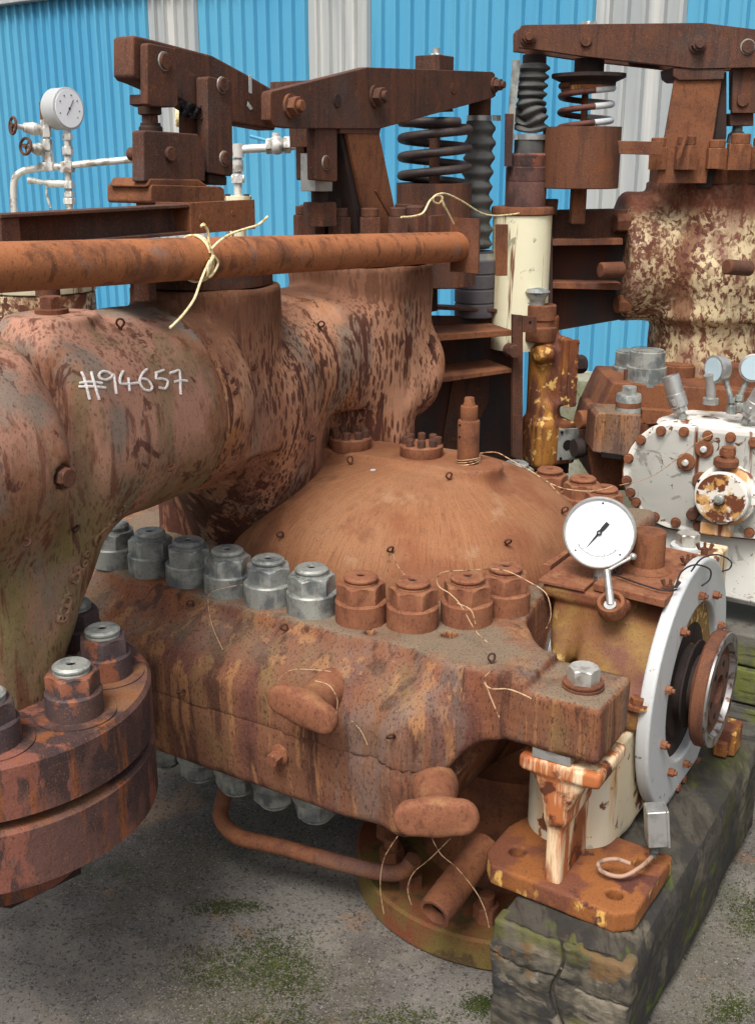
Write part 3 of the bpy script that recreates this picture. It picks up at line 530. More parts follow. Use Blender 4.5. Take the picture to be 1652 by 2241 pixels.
# bolted cover discs on the dome pad, guide post
for k, (u, CD) in enumerate(((-1.745, CV - .03), (-1.522, CV))):
    cvd = obj('cover_disc', MB().lathe([(.060, .0), (.062, .003), (.062, .034), (.058, .038), (.01, .038)], (u, CD, .925), seg=44), m_nutrust, case)
    for j in range(8):
        a = 2 * pi * j / 8 + .3 + .2 * k
        obj('bolt', MB().cyl((u + .046 * cos(a), CD + .046 * sin(a), .962), .0115, .021, b=.0015, seg=20).cyl((u + .046 * cos(a), CD + .046 * sin(a), .983), .0085, .0012, seg=14), m_darkrust, cvd)
gp = obj('guide_post', MB().lathe([(.030, 0), (.0305, .003), (.0305, .122), (.029, .125), (.0235, .126), (.0235, .132), (.0245, .135), (.0245, .160), (.0235, .165), (.017, .166), (.016, .173), (.0145, .175), (.0145, .186), (.0125, .189), (.003, .189)], (-1.373, CV, .925), seg=36), m_rust, case)
for h in (.052, .018): obj('spanner_notch', MB().box((-1.373 - .017, CV - .0288, .925 + h + .06), (-1.373 - .004, CV - .024, .925 + h + .065)), m_hole, gp)
obj('wire_wrap', MB().tube([(-1.373 + .0335 * cos(a), CV + .0335 * sin(a), .930 + .004 * a / 6.28 + .005 * sin(a * 1.1)) for a in np.linspace(0, 19, 90)], .0013, 6), m_wire, gp)
# dog-bone lifting lugs cast on the front
def lug(c, tilt, d, L, R):
    n = V(*d).normalized(); t = Vector((0, 0, 1)).cross(n).normalized(); t = (Matrix.Rotation(tilt, 3, n) @ t); c = V(*c)
    bk = c - n * .17 - V(0, 0, .02)
    a = c - t * L; b = c + t * L
    def f(x, y, z):
        bar = fcap(x, y, z, a, b, R)
        q = (x - c.x) * n.x + (y - c.y) * n.y + (z - c.z) * n.z; bar = smax(bar, np.abs(q + .004) - .019, .014)
        return smin(bar, fcap(x, y, z, c - n * .02, bk, .036, .055), .03)
    return obj('lifting_lug', net(f, tuple(min(c[i], bk[i]) - .11 for i in range(3)), tuple(max(c[i], bk[i]) + .11 for i in range(3)), .005), m_nutrust, case)
lug(P(662, 1552, v=1.845), -.26, (.14, -1, .02), .052, .037); lug(P(955, 1790, v=1.83), .03, (.50, -.87, .05), .050, .041)
def hit(f, x, y, start=1.6):
    """surface point and normal of a casting along a line of sight"""
    r = V(*ray(x, y)); t = radians(ROT); d = V(r[0] * cos(t) + r[1] * sin(t), -r[0] * sin(t) + r[1] * cos(t), r[2]).normalized(); p = V(0, 0, CAM_H) + d * start
    F = lambda q: float(f(np.array([q.x]), np.array([q.y]), np.array([q.z]))[0])
    for _ in range(200):
        k = F(p)
        if k < .0006 or p.length > 5: break
        p = p + d * max(k * .6, .0005)
    e = .004; n = V(F(p + V(e, 0, 0)) - F(p), F(p + V(0, e, 0)) - F(p), F(p + V(0, 0, e)) - F(p))
    return p, (n.normalized() if n.length > 0 else V(0, -1, 0))
# small wire loops left from the insulation, plugs
def wloop(p, d, s=.011, par=None, mm=None):
    p = V(*p); d = V(*d).normalized(); t = d.orthogonal().normalized(); t2 = d.cross(t)
    pts = [p - d * s] + [p + d * s * (1 - cos(a)) * .9 + t * s * .75 * sin(a) for a in np.linspace(.5, 5.8, 12)] + [p - d * s + t * .004]
    return obj('wire_eye', MB().tube(pts, .0026, 8), mm or m_darkrust, par or case)
for f_, lst in ((f_case, ((425, 1325), (630, 1378), (865, 1612), (405, 1510), (1076, 1452))), (f_dome, ((768, 1017), (983, 1050), (620, 1175), (857, 1208), (1106, 1192), (1228, 1123)))):
    for (x, y) in lst:
        p, n = hit(f_, x, y)
        if p.length < 4.2: wloop(p + n * .006, n + V(0, -.2, .3))
_pp, _pn = hit(f_case, 613, 1650)
obj('plug', MB().hex(_pp + _pn * .004, .03, .03, _pn).lathe([(.026, -.01), (.026, .006), (.018, .010)], _pp, _pn, seg=24), m_nutrust, case)
# gland head behind: rusty block with a socket screw
gb = obj('gland_block', MB().poly([(-1.175, 2.60, 0), (-1.06, 2.60, 0), (-1.06, 2.83, 0), (-1.175, 2.83, 0)], (0, 0, .04)).box((-1.16, 2.64, .0), (-1.10, 2.70, .041)), m_nutrust, case); gb.location = (0, 0, .68)
obj('socket_screw', MB().cyl((-1.12, 2.70, .04), .012, .018, seg=20, b=.002), m_rust, gb)
# paw bolts with washers, shim under the front paw
for (u, v, zz) in ((-.786, 2.15, .632),):
    pb = obj('paw_bolt', MB().hex((u, v, zz + .014), .062, .034), m_bolt, case, bev=.001)
    obj('washer', MB().cyl((u, v, zz), .047, .0065, seg=40, b=.001).cyl((u, v, zz + .0085), .045, .006, seg=40, b=.001), m_rust, pb)
# ================================================================= STEAM CHEST OF THE FRONT TURBINE
CU, CHZ, CR = -1.89, 1.17, .24
chest = thing('steam_chest', 'rusty cast steam chest with peeling pink primer, chalk number 94657 and inlet neck', 'steam chest', (-1.95, 2.6, .66))
def f_chest(x, y, z):
    a = x - CU; b = z - CHZ
    pipe = fcyl(a, b, y, CR, 1.60, 2.16, .05)
    ring = fcyl(a, b, y, CR + .022, 1.28, 1.53, .05)
    body = fcyl(x + 1.935, z - 1.165, y, .212, 2.0, 2.98, .06)
    t1 = fcyl(x - CU, y - 2.245, z, .19, 1.02, 1.437, .006)
    t2 = fcyl(x - CU, y - 2.985, z, .222, 1.02, 1.437, .006)
    block = fpoly(x, y, [(-2.24, 2.47), (-2.05, 2.47), (-1.77, 2.82), (-1.725, 2.89), (-1.725, 2.94), (-2.24, 2.94)]) - .05
    mass = smax(block, np.abs(z - .96) - .37, .05)
    col = smin(mass, fcap(x, y, z, (-1.90, 2.33, 1.10), (-2.03, 2.62, .74), .215, .225), .06)
    col2 = fbox(x, y, z, (-2.00, 2.62, 1.19), (.20, .30, .11), .09)
    d = smin(pipe, ring, .03); d = smin(d, body, .05); d = smin(d, smin(col, col2, .05), .08); d = smin(d, t1, .025); d = smin(d, t2, .025)
    # inlet neck: a webbed funnel from the pipe down to the flange
    nx, ny = x - CU, y - 1.43
    hh = np.clip((z - .62) / .5, 0, 1)
    stretch = .30 * hh ** 1.35
    yy = np.where(ny > 0, np.maximum(ny - stretch, 0), ny * 1.0)
    yy = np.where(ny > 0, yy, ny)
    neck = (np.sqrt(nx * nx + yy * yy) - (.165 + .02 * hh)) * .85
    neck = smax(neck, z - 1.17, .01); neck = smax(neck, .62 - z, .004)
    d = smin(d, neck, .045)
    # bosses: filler disc on top, end cover, side plug seat
    d = smin(d, fcyl(x - CU, y - 1.728, z, .098, 1.3, 1.418, .004), .03)
    d = smin(d, fcyl(x + 1.81, z - 1.12, y, .185, 2.9, 3.065, .02), .03)
    d = smax(d, -fell(x, y, z, (-1.625, 2.93, 1.20), (.035, .06, .15)), .06)
    d = smax(d, -fcyl(y - 1.486, z - 1.147, x, .027, -1.655, -1.5, .002), .004)
    d = smax(d, -fcyl(x + 1.72, y - (CV - .03), z, .085, .92, 1.03, .01), .02)
    return d + .002 * np.sin(y * 33 + x * 11) * np.sin(z * 29 + y * 9)
onneck = lambda x, y: hit(f_chest, x, y)
obj('chest_body', net(lambda x, y, z: smax(f_chest(x, y, z), (2.02 - y) * 1.0, .002), (-2.32, 1.98, .6), (-1.5, 3.36, 1.47), .0115), m_chest, chest)
obj('inlet_pipe', net(lambda x, y, z: smax(f_chest(x, y, z), y - 2.019, .002), (-2.25, 1.2, .6), (-1.5, 2.06, 1.47), .0115), m_pipe, chest)
# hex plug on the end ring, square plug on the filler disc
pl_ = P(103, 1037, u=-1.655)
obj('side_plug', MB().hex((-1.656, 1.486, 1.147), .036, .040, 'u', cut=.15).cyl((-1.657, 1.486, 1.147), .024, .018, 'u'), m_darkrust, chest, bev=.001)
obj('filler_plug', MB().cyl((CU, 1.728, 1.417), .036, .016, b=.002).hex((CU, 1.728, 1.43), .046, .028), m_rust, chest, bev=.001)
# bolted inlet flanges
fu, fv = CU, 1.43
obj('inlet_flange', MB().lathe([(.355, .523), (.366, .530), (.366, .640), (.358, .650), (.10, .652)], (fu, fv, 0), seg=96), m_inlet, chest)
obj('mating_flange', MB().lathe([(.19, .22), (.19, .358), (.352, .362), (.366, .372), (.366, .497), (.358, .505), (.31, .508), (.31, .535)], (fu, fv, 0), seg=96), m_inlet, chest)
obj('pipe_stub', MB().hex((fu + .02, fv + .02, .20), .30, .16, cut=.02), m_black, chest, bev=.006)
ni = make_nut(m_nutdark, m_nutdark, m_galv, chest, .92); usedi = False
for i in range(9):
    a = radians(-35 + i * 40); u, v = fu + .268 * cos(a), fv + .268 * sin(a)
    if i in (4, 5, 6): continue
    q = ni if not usedi else copy_tree(ni, chest); usedi = True; put(q, (u, v, .650), .4 * i + .2)
    q['label'] = 'dark nut with flaking primer and a grey threaded end'
    obj('spot_face', MB().lathe([(.084, .650), (.084, .6535), (.05, .6536)], (u, v, 0), seg=44), m_inlet, chest)
# wire eyes on the chest
def dirn(p, axis_u=CU): return (p[0] - axis_u, 0, p[2] - CHZ)
for (x, y) in ((262, 720), (366, 1020), (50, 1180), (158, 1158), (510, 860), (550, 806), (697, 717), (792, 918), (674, 958), (513, 1115), (873, 752), (936, 753)):
    p, n = onneck(x, y)
    if p.length < 4.2: wloop(p + n * .006, n + V(0, -.3, .4), .011, chest)
# hand chalked number: strokes laid on the pipe's surface
def onpipe(x, y): p, n = onneck(x, y); return p + n * .0012
strokes = [[(150, 145), (190, 230), (230, 380), (262, 505)], [(278, 145), (310, 270), (350, 400), (385, 510)], [(125, 292), (250, 275), (420, 292)], [(118, 338), (280, 335), (462, 352)],
    [(560, 195), (500, 150), (430, 140), (380, 180), (400, 230), (460, 250), (520, 230), (560, 190), (570, 185), (590, 300), (605, 435)],
    [(695, 135), (665, 190), (650, 260), (665, 300), (760, 300), (890, 288)], [(762, 222), (768, 300), (778, 398)],
    [(1005, 110), (950, 160), (910, 250), (925, 320), (975, 375), (1040, 385), (1072, 350), (1050, 290), (1000, 245), (930, 230)],
    [(1225, 120), (1170, 140), (1115, 158)], [(1130, 165), (1125, 232), (1190, 232), (1260, 250), (1275, 290), (1245, 360), (1165, 348)],
    [(1305, 160), (1370, 140), (1425, 125), (1440, 220), (1440, 340), (1447, 440)], [(1365, 272), (1450, 255), (1530, 262)]]
mb = MB()
for st in strokes:
    pts = [onpipe((200 + x / 4.589) / 1.3033, (1030 + y / 4.586) / 1.3033) for x, y in st]
    mb.tube(pts, .0030, 8, smooth=4)
o = obj('chalk_number', mb, m_chalk, chest); o['label'] = 'hand written white number #94657'
# raised casting letters up the edge of the neck
txt = 'BODY DR69 CRMOVA'
path = spline([V(134, 1362, 0), V(152, 1300, 0), V(178, 1240, 0), V(212, 1185, 0), V(250, 1138, 0), V(280, 1105, 0)], 12)
L = [0]
for a, b in zip(path, path[1:]): L.append(L[-1] + (b - a).length)
def along(s):
    for i in range(len(L) - 1):
        if L[i + 1] >= s: return path[i].lerp(path[i + 1], (s - L[i]) / (L[i + 1] - L[i]))
    return path[-1]
n_ = len(txt)
for i, ch in enumerate(txt):
    if ch == ' ': continue
    s0 = L[-1] * (i + .5) / n_; a, b = along(max(0, s0 - 8)), along(s0 + 8); q = along(s0)
    p, n = onneck(q.x, q.y); pa, _ = onneck(a.x, a.y); pb, _ = onneck(b.x, b.y)
    if (p.length > 4): continue
    xax = (pb - pa); xax = (xax - n * xax.dot(n)).normalized(); yax = n.cross(xax)
    cu = bpy.data.curves.new('cast_letter', 'FONT'); cu.body = ch; cu.size = .038; cu.extrude = .003; cu.bevel_depth = .001; cu.align_x = 'CENTER'; cu.align_y = 'CENTER'; cu.materials.append(m_pipe)
    tmp = bpy.data.objects.new('tmp', cu); me_ = bpy.data.meshes.new_from_object(tmp); bpy.data.objects.remove(tmp)
    o = bpy.data.objects.new('cast_letter', me_); C.objects.link(o); o.parent = chest; ROTOF[o.name] = ROT; BASE[o.name] = BASE[chest.name]
    M = Matrix((xax, yax, n)).transposed().to_4x4(); M.translation = p + n * .001 - BASE[chest.name]; o.matrix_local = M
# valve bonnets with their stud nuts
b1 = obj('valve_bonnet', MB().lathe([(.150, 1.436), (.172, 1.44), (.172, 1.475), (.12, 1.477)], (CU, 2.245, 0), seg=64), m_darkrust, chest)
b2 = obj('valve_bonnet', MB().lathe([(.195, 1.436), (.214, 1.44), (.214, 1.492), (.206, 1.498), (.12, 1.50)], (CU, 2.985, 0), seg=64), m_darkrust, chest)
def studnut(c, r=.031, h=.105):
    s = obj('stud_nut', MB().hex(c, r * 1.85, h * .78, ph=random.random(), cut=.04).cyl(V(*c) + V(0, 0, h * .77), r * .84, h * .25, seg=24, b=.003), m_darkrust, chest, bev=.0012); return s
for k in range(12):
    a = 2 * pi * k / 12 + .2; studnut((CU + .172 * cos(a), 2.985 + .172 * sin(a), 1.497))
# ---- support structure under the left valve: channel iron, packing plates and flange
chn = thing('channel_support', 'rusty channel iron bracket across the top of the steam chest, left of centre', 'bracket', (-1.80, 1.9, 1.55))
uf = -1.70
A_ = [P(x, y, u=uf) for x, y in ((2, 455), (415, 447), (418, 513), (2, 508))]
v0, v1 = A_[0].y, A_[1].y; zt, zb = A_[1].z, A_[2].z
obj('channel_iron', MB().box((uf - .05, v0, zb), (uf - .042, v1 + .2, zt)).box((uf - .042, v0, zt - .007), (uf, v1, zt)).box((uf - .042, v0, zb), (uf, v1, zb + .007)).box((uf - .042, v0, zb + .007), (uf - .004, v0 + .045, zt - .007)), m_darkrust, chn, bev=.0015)
obj('end_plate', MB().box((uf - .16, v1 + .001, zb), (uf + .001, v1 + .012, zt + .003)).box((uf - .012, v1 + .012, zb), (uf + .001, v1 + .235, zt + .003)).cyl((uf + .0005, v1 + .036, zt - .03), .008, .002, 'u', 16).cyl((uf + .0005, v1 + .15, zt - .025), .006, .002, 'u', 16), m_rust, chn, bev=.0015)
obj('packing_plate', MB().box((-2.02, 1.85, 1.48), (-1.78, 2.16, 1.545)), m_black, chn, bev=.002)
for q in ((-2.02, 1.84), (-1.78, 1.9), (-1.78, 2.22)): obj('standoff', MB().cyl((q[0], q[1], 1.44), .028, .06), m_darkrust, chn)

# ================================================================= LEFT VALVE GEAR
UL = -1.86
left = thing('valve_clevis_base', 'heavy rusty fork block bolted on the steam chest under the left lever', 'fork bracket', (-1.88, 2.05, 1.64))
def slab(name, px, u0, th, m, par, bev=.003, **k):
    """plate whose face towards +u has the outline px in the photograph"""
    return obj(name, MB().poly([P(x, y, u=u0) for x, y in px], (-th, 0, 0)), m, par, bev=bev, **k)
ub = -1.80
slab('base_block', [(331, 409), (334, 404), (484, 408), (492, 413), (493, 446), (334, 446), (331, 440)], ub, .135, m_rust, left, .006)
slab('fillet', [(328, 389), (436, 391), (462, 410), (320, 410)], ub - .004, .115, m_rust, left, .006)
fk = [(315, 288), (320, 285), (433, 293), (438, 299), (450, 337), (450, 398), (315, 398)]
slab('fork_cheek', fk, ub - .006, .036, m_darkrust, left, .004)
slab('fork_cheek', fk, ub - .078, .030, m_darkrust, left, .004)
slab('fork_root', [(315, 366), (450, 368), (450, 398), (315, 398)], ub - .0425, .035, m_darkrust, left, .002)
pc = P(370, 337, u=ub - .006)
obj('pin_head', MB().cyl((ub - .006, pc.y, pc.z), .0165, .010, 'u', b=.002).cyl((ub + .004, pc.y, pc.z), .003, .0006, 'u', 10), m_darkrust, left)
obj('pin_tail', MB().cyl((ub - .125, pc.y, pc.z), .015, .10, 'u', b=.002), m_darkrust, left)
stem = thing('valve_spindle', 'short round valve spindle with collars between fork block and lever on the left', 'valve spindle', P(335, 290, u=-1.86))
pcs = P(331, 293, u=-1.865); pct = P(331, 243, u=-1.865)
hh_ = pct.z - pcs.z
obj('spindle', MB().lathe([(.018, -.03), (.018, hh_ + .02)], pcs, seg=32), m_darkrust, stem)
obj('collar', MB().lathe([(.022, hh_ * .82), (.0265, hh_ * .86), (.0265, hh_ + .01)], pcs, seg=36), m_black, stem)
obj('locknut', MB().lathe([(.027, 0), (.027, .014), (.023, .018), (.023, .024)], pcs, seg=36), m_black, stem, bev=.001)
lev = thing('valve_lever', 'thick cranked rusty lever bar with a squared end, upper left', 'lever', P(400, 200, u=UL))
slab('lever_bar', [(292, 84), (296, 77), (330, 85), (466, 121), (541, 162), (600, 196), (604, 286), (516, 270), (440, 247), (390, 214), (318, 182), (300, 176), (292, 166)], UL, .062, m_darkrust, lev, .006, bseg=3)
slab('paint_drip', [(545, 165), (551, 163), (552, 205), (546, 203)], UL + .0012, .002, m_disc, lev, .0)
slab('paint_drip', [(543, 222), (549, 230), (554, 238), (548, 241), (542, 232)], UL + .0012, .002, m_disc, lev, .0)
uc = -1.825
clv = thing('upper_clevis', 'dark rusty fork block hanging on the squared lever end above the spindle', 'fork block', P(395, 170, u=uc))
slab('fork_cheek', [(323, 98), (327, 94), (385, 106), (388, 110), (391, 230), (386, 235), (334, 233), (323, 228)], uc, .022, m_darkrust, clv, .003)
slab('fork_cheek', [(323, 176), (388, 176), (391, 230), (386, 235), (334, 233), (323, 228)], uc - .078, .018, m_darkrust, clv, .003)
slab('fork_root', [(323, 206), (390, 212), (391, 230), (386, 235), (334, 233), (323, 228)], uc - .0225, .055, m_darkrust, clv, .002)
def pin(par, q, r, u, h=.008, mm=None, ring=True):
    o = obj('pin_head', MB().cyl((u, q.y, q.z), r, h, 'u', 32, b=.0015).cyl((u + h, q.y, q.z), r * .14, .0006, 'u', 12), mm or m_darkrust, par)
    if ring: obj('pin_ring', MB().loop([(r * 1.0, .0), (r * 1.16, 0), (r * 1.12, .0028), (r * 1.02, .003)], (u, q.y, q.z), 'u', 36), m_galv, o)
    return o
pin(clv, P(360, 134, u=uc), .018, uc)
lk = thing('link_plates', 'pair of dark upright link plates joining the thick lever to the fork block', 'link', P(480, 280, u=uc))
slab('link_plate', [(454, 172), (458, 167), (503, 176), (508, 181), (511, 380), (506, 386), (456, 378)], uc + .006, .035, m_darkrust, lk, .003)
slab('link_plate', [(454, 172), (458, 167), (503, 176), (508, 181), (511, 380), (506, 386), (456, 378)], uc - .085, .03, m_darkrust, lk, .003)
slab('link_foot', [(458, 380), (497, 386), (497, 406), (458, 402)], uc - .004, .08, m_black, lk, .003)
slab('spacer', [(405, 248), (455, 250), (455, 345), (405, 290)], uc - .045, .02, m_darkrust, lk, .002)
pin(lk, P(486, 186, u=uc + .006), .0165, uc + .006); pin(lk, P(491, 347, u=uc + .006), .016, uc + .006)
rag = thing('plastic_wrapping', 'scrap of black plastic caught between lever and link plates', 'plastic scrap', P(425, 235, u=uc - .01))
mbw = MB(); rows = []
for i in range(9):
    for j in range(6):
        q = P(392 + 55 * i / 8, 218 + 9 * i / 8 * 1.6 + (38 - 8 * (i / 8)) * j / 5, u=uc - .02 + .014 * sin(i * 1.9 + j * 1.3)); rows.append(q)
obj('film', mbw.add(rows, [(i * 6 + j, (i + 1) * 6 + j, (i + 1) * 6 + j + 1, i * 6 + j + 1) for i in range(8) for j in range(5)]), m_blackcord, rag)

# ================================================================= ROCKER BEAM
UB = -1.79
rk = thing('rocker_beam', 'long tapered rusty rocker beam of two plates in front of the black coil spring', 'rocker beam', P(835, 220, u=UB))
out = [(592, 208), (594, 200), (804, 147), (1078, 157), (1083, 162), (1085, 209), (1080, 214), (831, 282), (640, 281), (600, 276), (592, 262)]
slab('beam_plate', out, UB, .03, m_darkrust, rk, .0025)
slab('beam_plate', out, UB - .15, .03, m_darkrust, rk, .0025)
for (x, y) in ((700, 172), (1040, 160)): slab('spacer', [(x - 30, y + 4), (x + 30, y + 2), (x + 30, y + 34), (x - 30, y + 34)], UB - .0305, .119, m_darkrust, rk, .002)
def hexend(par, x, y, u, r, mm=m_darkrust):
    q = P(x, y, u=u); o = obj('fulcrum_nut', MB().cyl((u, q.y, q.z), r * 1.25, .008, 'u').hex((u + .007, q.y, q.z), r * 1.75, .022, 'u', ph=.2).cyl((u + .028, q.y, q.z), r * .6, .014, 'u', 20, b=.002), mm, par, bev=.0008); return o
hexend(rk, 634, 232, UB, .024, m_rust); hexend(rk, 820, 211, UB, .025); hexend(rk, 1080, 186, UB, .020)
pin(rk, P(737, 220, u=UB), .018, UB, .004, m_black, False); pin(rk, P(992, 193, u=UB), .018, UB, .002, m_darkrust, False)
dl = thing('drop_link', 'forked rusty drop link under the long rocker beam gripping a bright steel block', 'link', P(710, 340, u=UB))
slab('link_cheek', [(690, 279), (738, 281), (739, 394), (735, 398), (692, 394)], UB - .008, .03, m_darkrust, dl, .003)
slab('link_cheek', [(665, 279), (700, 281), (702, 394), (698, 398), (667, 394)], UB - .115, .03, m_darkrust, dl, .003)
slab('link_root', [(682, 279), (738, 281), (738, 322), (684, 322)], UB - .0385, .076, m_darkrust, dl, .002)
pin(dl, P(713, 356, u=UB - .008), .017, UB - .008, .005)
slab('bright_block', [(690, 335), (728, 337), (728, 419), (690, 419)], UB - .0395, .05, m_silver, dl, .002)
q0 = P(700, 470, u=-1.87); q1 = P(700, 418, u=-1.87)
obj('spindle', MB().cyl(q0, .024, q1.z - q0.z + .01), m_black, dl); obj('spindle_nut', MB().hex(q0 + V(0, 0, -.03), .085, .065, cut=.03), m_darkrust, dl, bev=.001)
co = thing('fulcrum_column', 'slanted rusty box column carrying the long rocker beam', 'column', P(820, 460, u=-1.86))
slab('front_plate', [(758, 285), (829, 285), (867, 470), (880, 540), (815, 540)], UB - .006, .012, m_rust, co, .002)
slab('side_plate', [(744, 290), (760, 290), (817, 540), (790, 540)], UB - .020, .12, m_black, co, .002)
slab('cap_plate', [(745, 278), (834, 280), (831, 294), (745, 292)], UB - .004, .17, m_darkrust, co, .002)
slab('gusset', [(822, 418), (826, 416), (900, 520), (880, 520)], UB + .05, .006, m_rust, co, .001)
slab('gusset', [(745, 300), (800, 500), (745, 500)], UB - .06, .02, m_black, co, .001)
# ---- coil spring, seats, rod and housing at the beam's end
vs_ = 3.43
def coil(name, c, R, r, z0, z1, turns, m, par, ph=0.0, tpr=40, flatend=True):
    pts = []; n = int(turns * tpr)
    for i in range(n + 1):
        t = i / n; k = t
        if flatend: k = min(1, max(0, (t * turns - .5) / (turns - 1)))
        a = ph + 2 * pi * turns * t; pts.append((c[0] + R * cos(a), c[1] + R * sin(a), z0 + (z1 - z0) * k))
    return obj(name, MB().tube(pts, r, 14), m, par)
zs0 = P(952, 400, u=-1.88).z; zs1 = P(952, 268, u=-1.88).z; sc_ = 3.62 / FPX
cs = thing('coil_spring', 'black coil spring under the far end of the long rocker beam', 'spring', (-1.88, vs_, zs0))
coil('spring_wire', (-1.88, vs_), 75 * sc_, 9.6 * sc_, zs0 - .02, zs1, 4.6, m_spring, cs, 2.2)
obj('upper_seat', MB().lathe([(.05, 0), (.112, .008), (.118, .012), (.118, .026), (.05, .028)], (-1.88, vs_, zs1 + .008), seg=56).cyl((-1.88, vs_, zs1 - .075), .052, .08, seg=40), m_black, cs)
obj('seat_neck', MB().lathe([(.06, 0), (.045, .04), (.045, .10)], (-1.88, vs_, zs1 + .034), seg=32), m_darkrust, cs)
obj('guide_rod', MB().cyl((-1.88, vs_, zs0 - .25), .018, zs1 - zs0 + .23, seg=24), m_darkrust, cs)
obj('top_block', MB().poly([(-1.93, vs_ - .05, 0), (-1.84, vs_ - .05, 0), (-1.84, vs_ + .05, 0), (-1.93, vs_ + .05, 0)], (0, 0, .055)), m_darkrust, cs, bev=.003).location = (0, 0, P(950, 162, u=-1.88).z - BASE[cs.name].z * 0)
cs.children[-1].location = (0, 0, P(950, 174, u=-1.88).z)
obj('top_nut', MB().hex((-1.88, vs_, P(950, 174, u=-1.88).z + .056), .042, .022).cyl((-1.88, vs_, P(950, 174, u=-1.88).z + .065), .012, .03), m_silver, cs)
hz0 = P(952, 545, u=-1.88).z
hs_ = thing('spring_housing', 'rusty open cylinder holding the foot of the black coil spring', 'spring housing', (-1.88, vs_, hz0))
hr = 85 * sc_
obj('cup', MB().loop([(hr, hz0), (hr, zs0), (hr - .012, zs0), (hr - .012, hz0 + .02), (.02, hz0 + .02), (.02, hz0)], (-1.88, vs_, 0), seg=64), m_darkrust, hs_)
obj('cup_flange', MB().lathe([(hr * .9, -.12), (hr * 1.02, -.115), (hr * 1.02, -.0), (hr * .6, 0)], (-1.86, vs_, hz0), seg=56), m_darkrust, hs_)
obj('side_bracket', MB().box((-1.80, vs_ - .18, hz0 + .05), (-1.79, vs_ + .05, hz0 + .12)), m_rust, hs_, bev=.001)
# ---- rubber gaiter beside it
def bellows(name, label, c, z0, z1, R, r2, n, mm, rot=None, seed=1, crush=.0):
    t = thing(name, label, 'rubber gaiter', (c[0], c[1], z0), rot); prof = []; p = (z1 - z0) / n
    for k in range(n):
        for q, rr in ((0, r2), (.2, r2 + (R - r2) * .3), (.42, R * .985), (.5, R), (.58, R * .985), (.8, r2 + (R - r2) * .3)): prof.append((rr, z0 + (k + q) * p))
    prof.append((r2, z1)); prof = prof[1:]; seg = 48; vs = []; rnd = random.Random(seed)
    for i, (r, h) in enumerate(prof):
        for k in range(seg):
            a = 2 * pi * k / seg; w = crush * max(0, 1 - abs((h - z0) / (z1 - z0) - .25) / .3); rr = r * (1 - .25 * w * sin(a * 2 + h * 30)) + .008 * w * sin(a * 3 + h * 60)
            vs.append((c[0] + rr * cos(a) + .004 * sin(h * 22), c[1] + rr * sin(a), h + .018 * w * sin(a * 2 + h * 25) + .002 * sin(a + i)))
    m = len(prof); fs = [(j * seg + i, j * seg + (i + 1) % seg, (j + 1) * seg + (i + 1) % seg, (j + 1) * seg + i) for j in range(m - 1) for i in range(seg)] + [tuple(range(seg)), tuple((m - 1) * seg + i for i in range(seg))]
    obj('folded_sleeve', MB().add(vs, fs), m_rubber, t, sharp=60); return t
bc = P(1034, 400, u=-1.88); k3 = 3.95 / FPX
zb0 = P(1034, 548, u=-1.88).z; zb1 = P(1034, 265, u=-1.88).z
g1 = bellows('rubber_gaiter', 'ribbed grey rubber gaiter standing close behind the black coil spring', (-1.86, bc.y), zb0, zb1, 35 * k3, 27 * k3, 9, m_rubber, seed=2, crush=.15)
obj('hose_clamp', MB().cyl((-1.86, bc.y, zb1 - .004), 27 * k3, .022, seg=48).box((-1.80, bc.y - .02, zb1), (-1.785, bc.y + .015, zb1 + .018)), m_silver, g1)
obj('neck', MB().cyl((-1.86, bc.y, zb1 + .018), 24 * k3, .13, seg=40), m_darkrust, g1)
rz0 = P(1034, 690, u=-1.88).z; mb = MB(); zz = rz0
pf = [(.07, rz0)]
for k in range(4): pf += [(.070, zz), (.074, zz + .004), (.074, zz + .046), (.070, zz + .05)]; zz += .052
pf += [(.066, zz), (.066, zb0)]
obj('ribbed_boot', MB().lathe(pf, (-1.86, bc.y, 0), seg=56), m_ringgrey, g1)
obj('lower_clamp', MB().cyl((-1.86, bc.y, zb0 - .03), .0685, .024, seg=48), m_silver, g1)
obj('long_strut', MB().box((-1.90, bc.y + .04, rz0 + .2), (-1.89, bc.y + .07, zb1 + .1)), m_darkrust, g1, bev=.001)
# ================================================================= BEARING PEDESTAL
ped = thing('bearing_pedestal', 'bearing pedestal in front right, ochre cap over chipped white body on an orange rusted foot', 'bearing pedestal', (-.8, CV, .1))
def f_ped(x, y, z):
    vv = y - CV
    cy = fcyl(vv, z - CZ, x, .262, -.93, -.745, .02)
    body = fbox(x, y, z, (-.815, CV, .27), (.085, .40, .17), .05)
    taper = np.abs(vv) - (.30 + (z - .15) * .1) * 1.0
    body = smax(fbox(x, y, z, (-.835, CV, .28), (.10 , .42, .17), .04), np.abs(vv) - .40 + (.42 - z) * .35, .04)
    low = smin(cy, body, .05)
    low = smin(low, fcyl(vv + .37, z * 0 + (x + .858), z, .120, .12, .44, .03), .07)
    low = smax(low, x + .742, .02)
    br = fbox(x, np.abs(vv), z, (-.80, .575, .455), (.095, .085, .020), .008)
    rib = fbox(x, np.abs(vv), z, (-.815, .55, .30), (.022, .085, .17), .008)
    rib = smax(rib, (np.abs(vv) - .66) + (.44 - z) * .0, .01)
    flare = smax(fbox(x, np.abs(vv), z, (-.80, .57, .41), (.09, .08, .05), .01), (np.abs(x + .80) - .02) - (z - .34) * .75, .01)
    d = np.where(vv > 0, smin(low, smin(smin(br, rib, .025), flare, .02), .04), low)
    return d
cut = lambda x, y, z: np.maximum(z - .418, .105 - z)
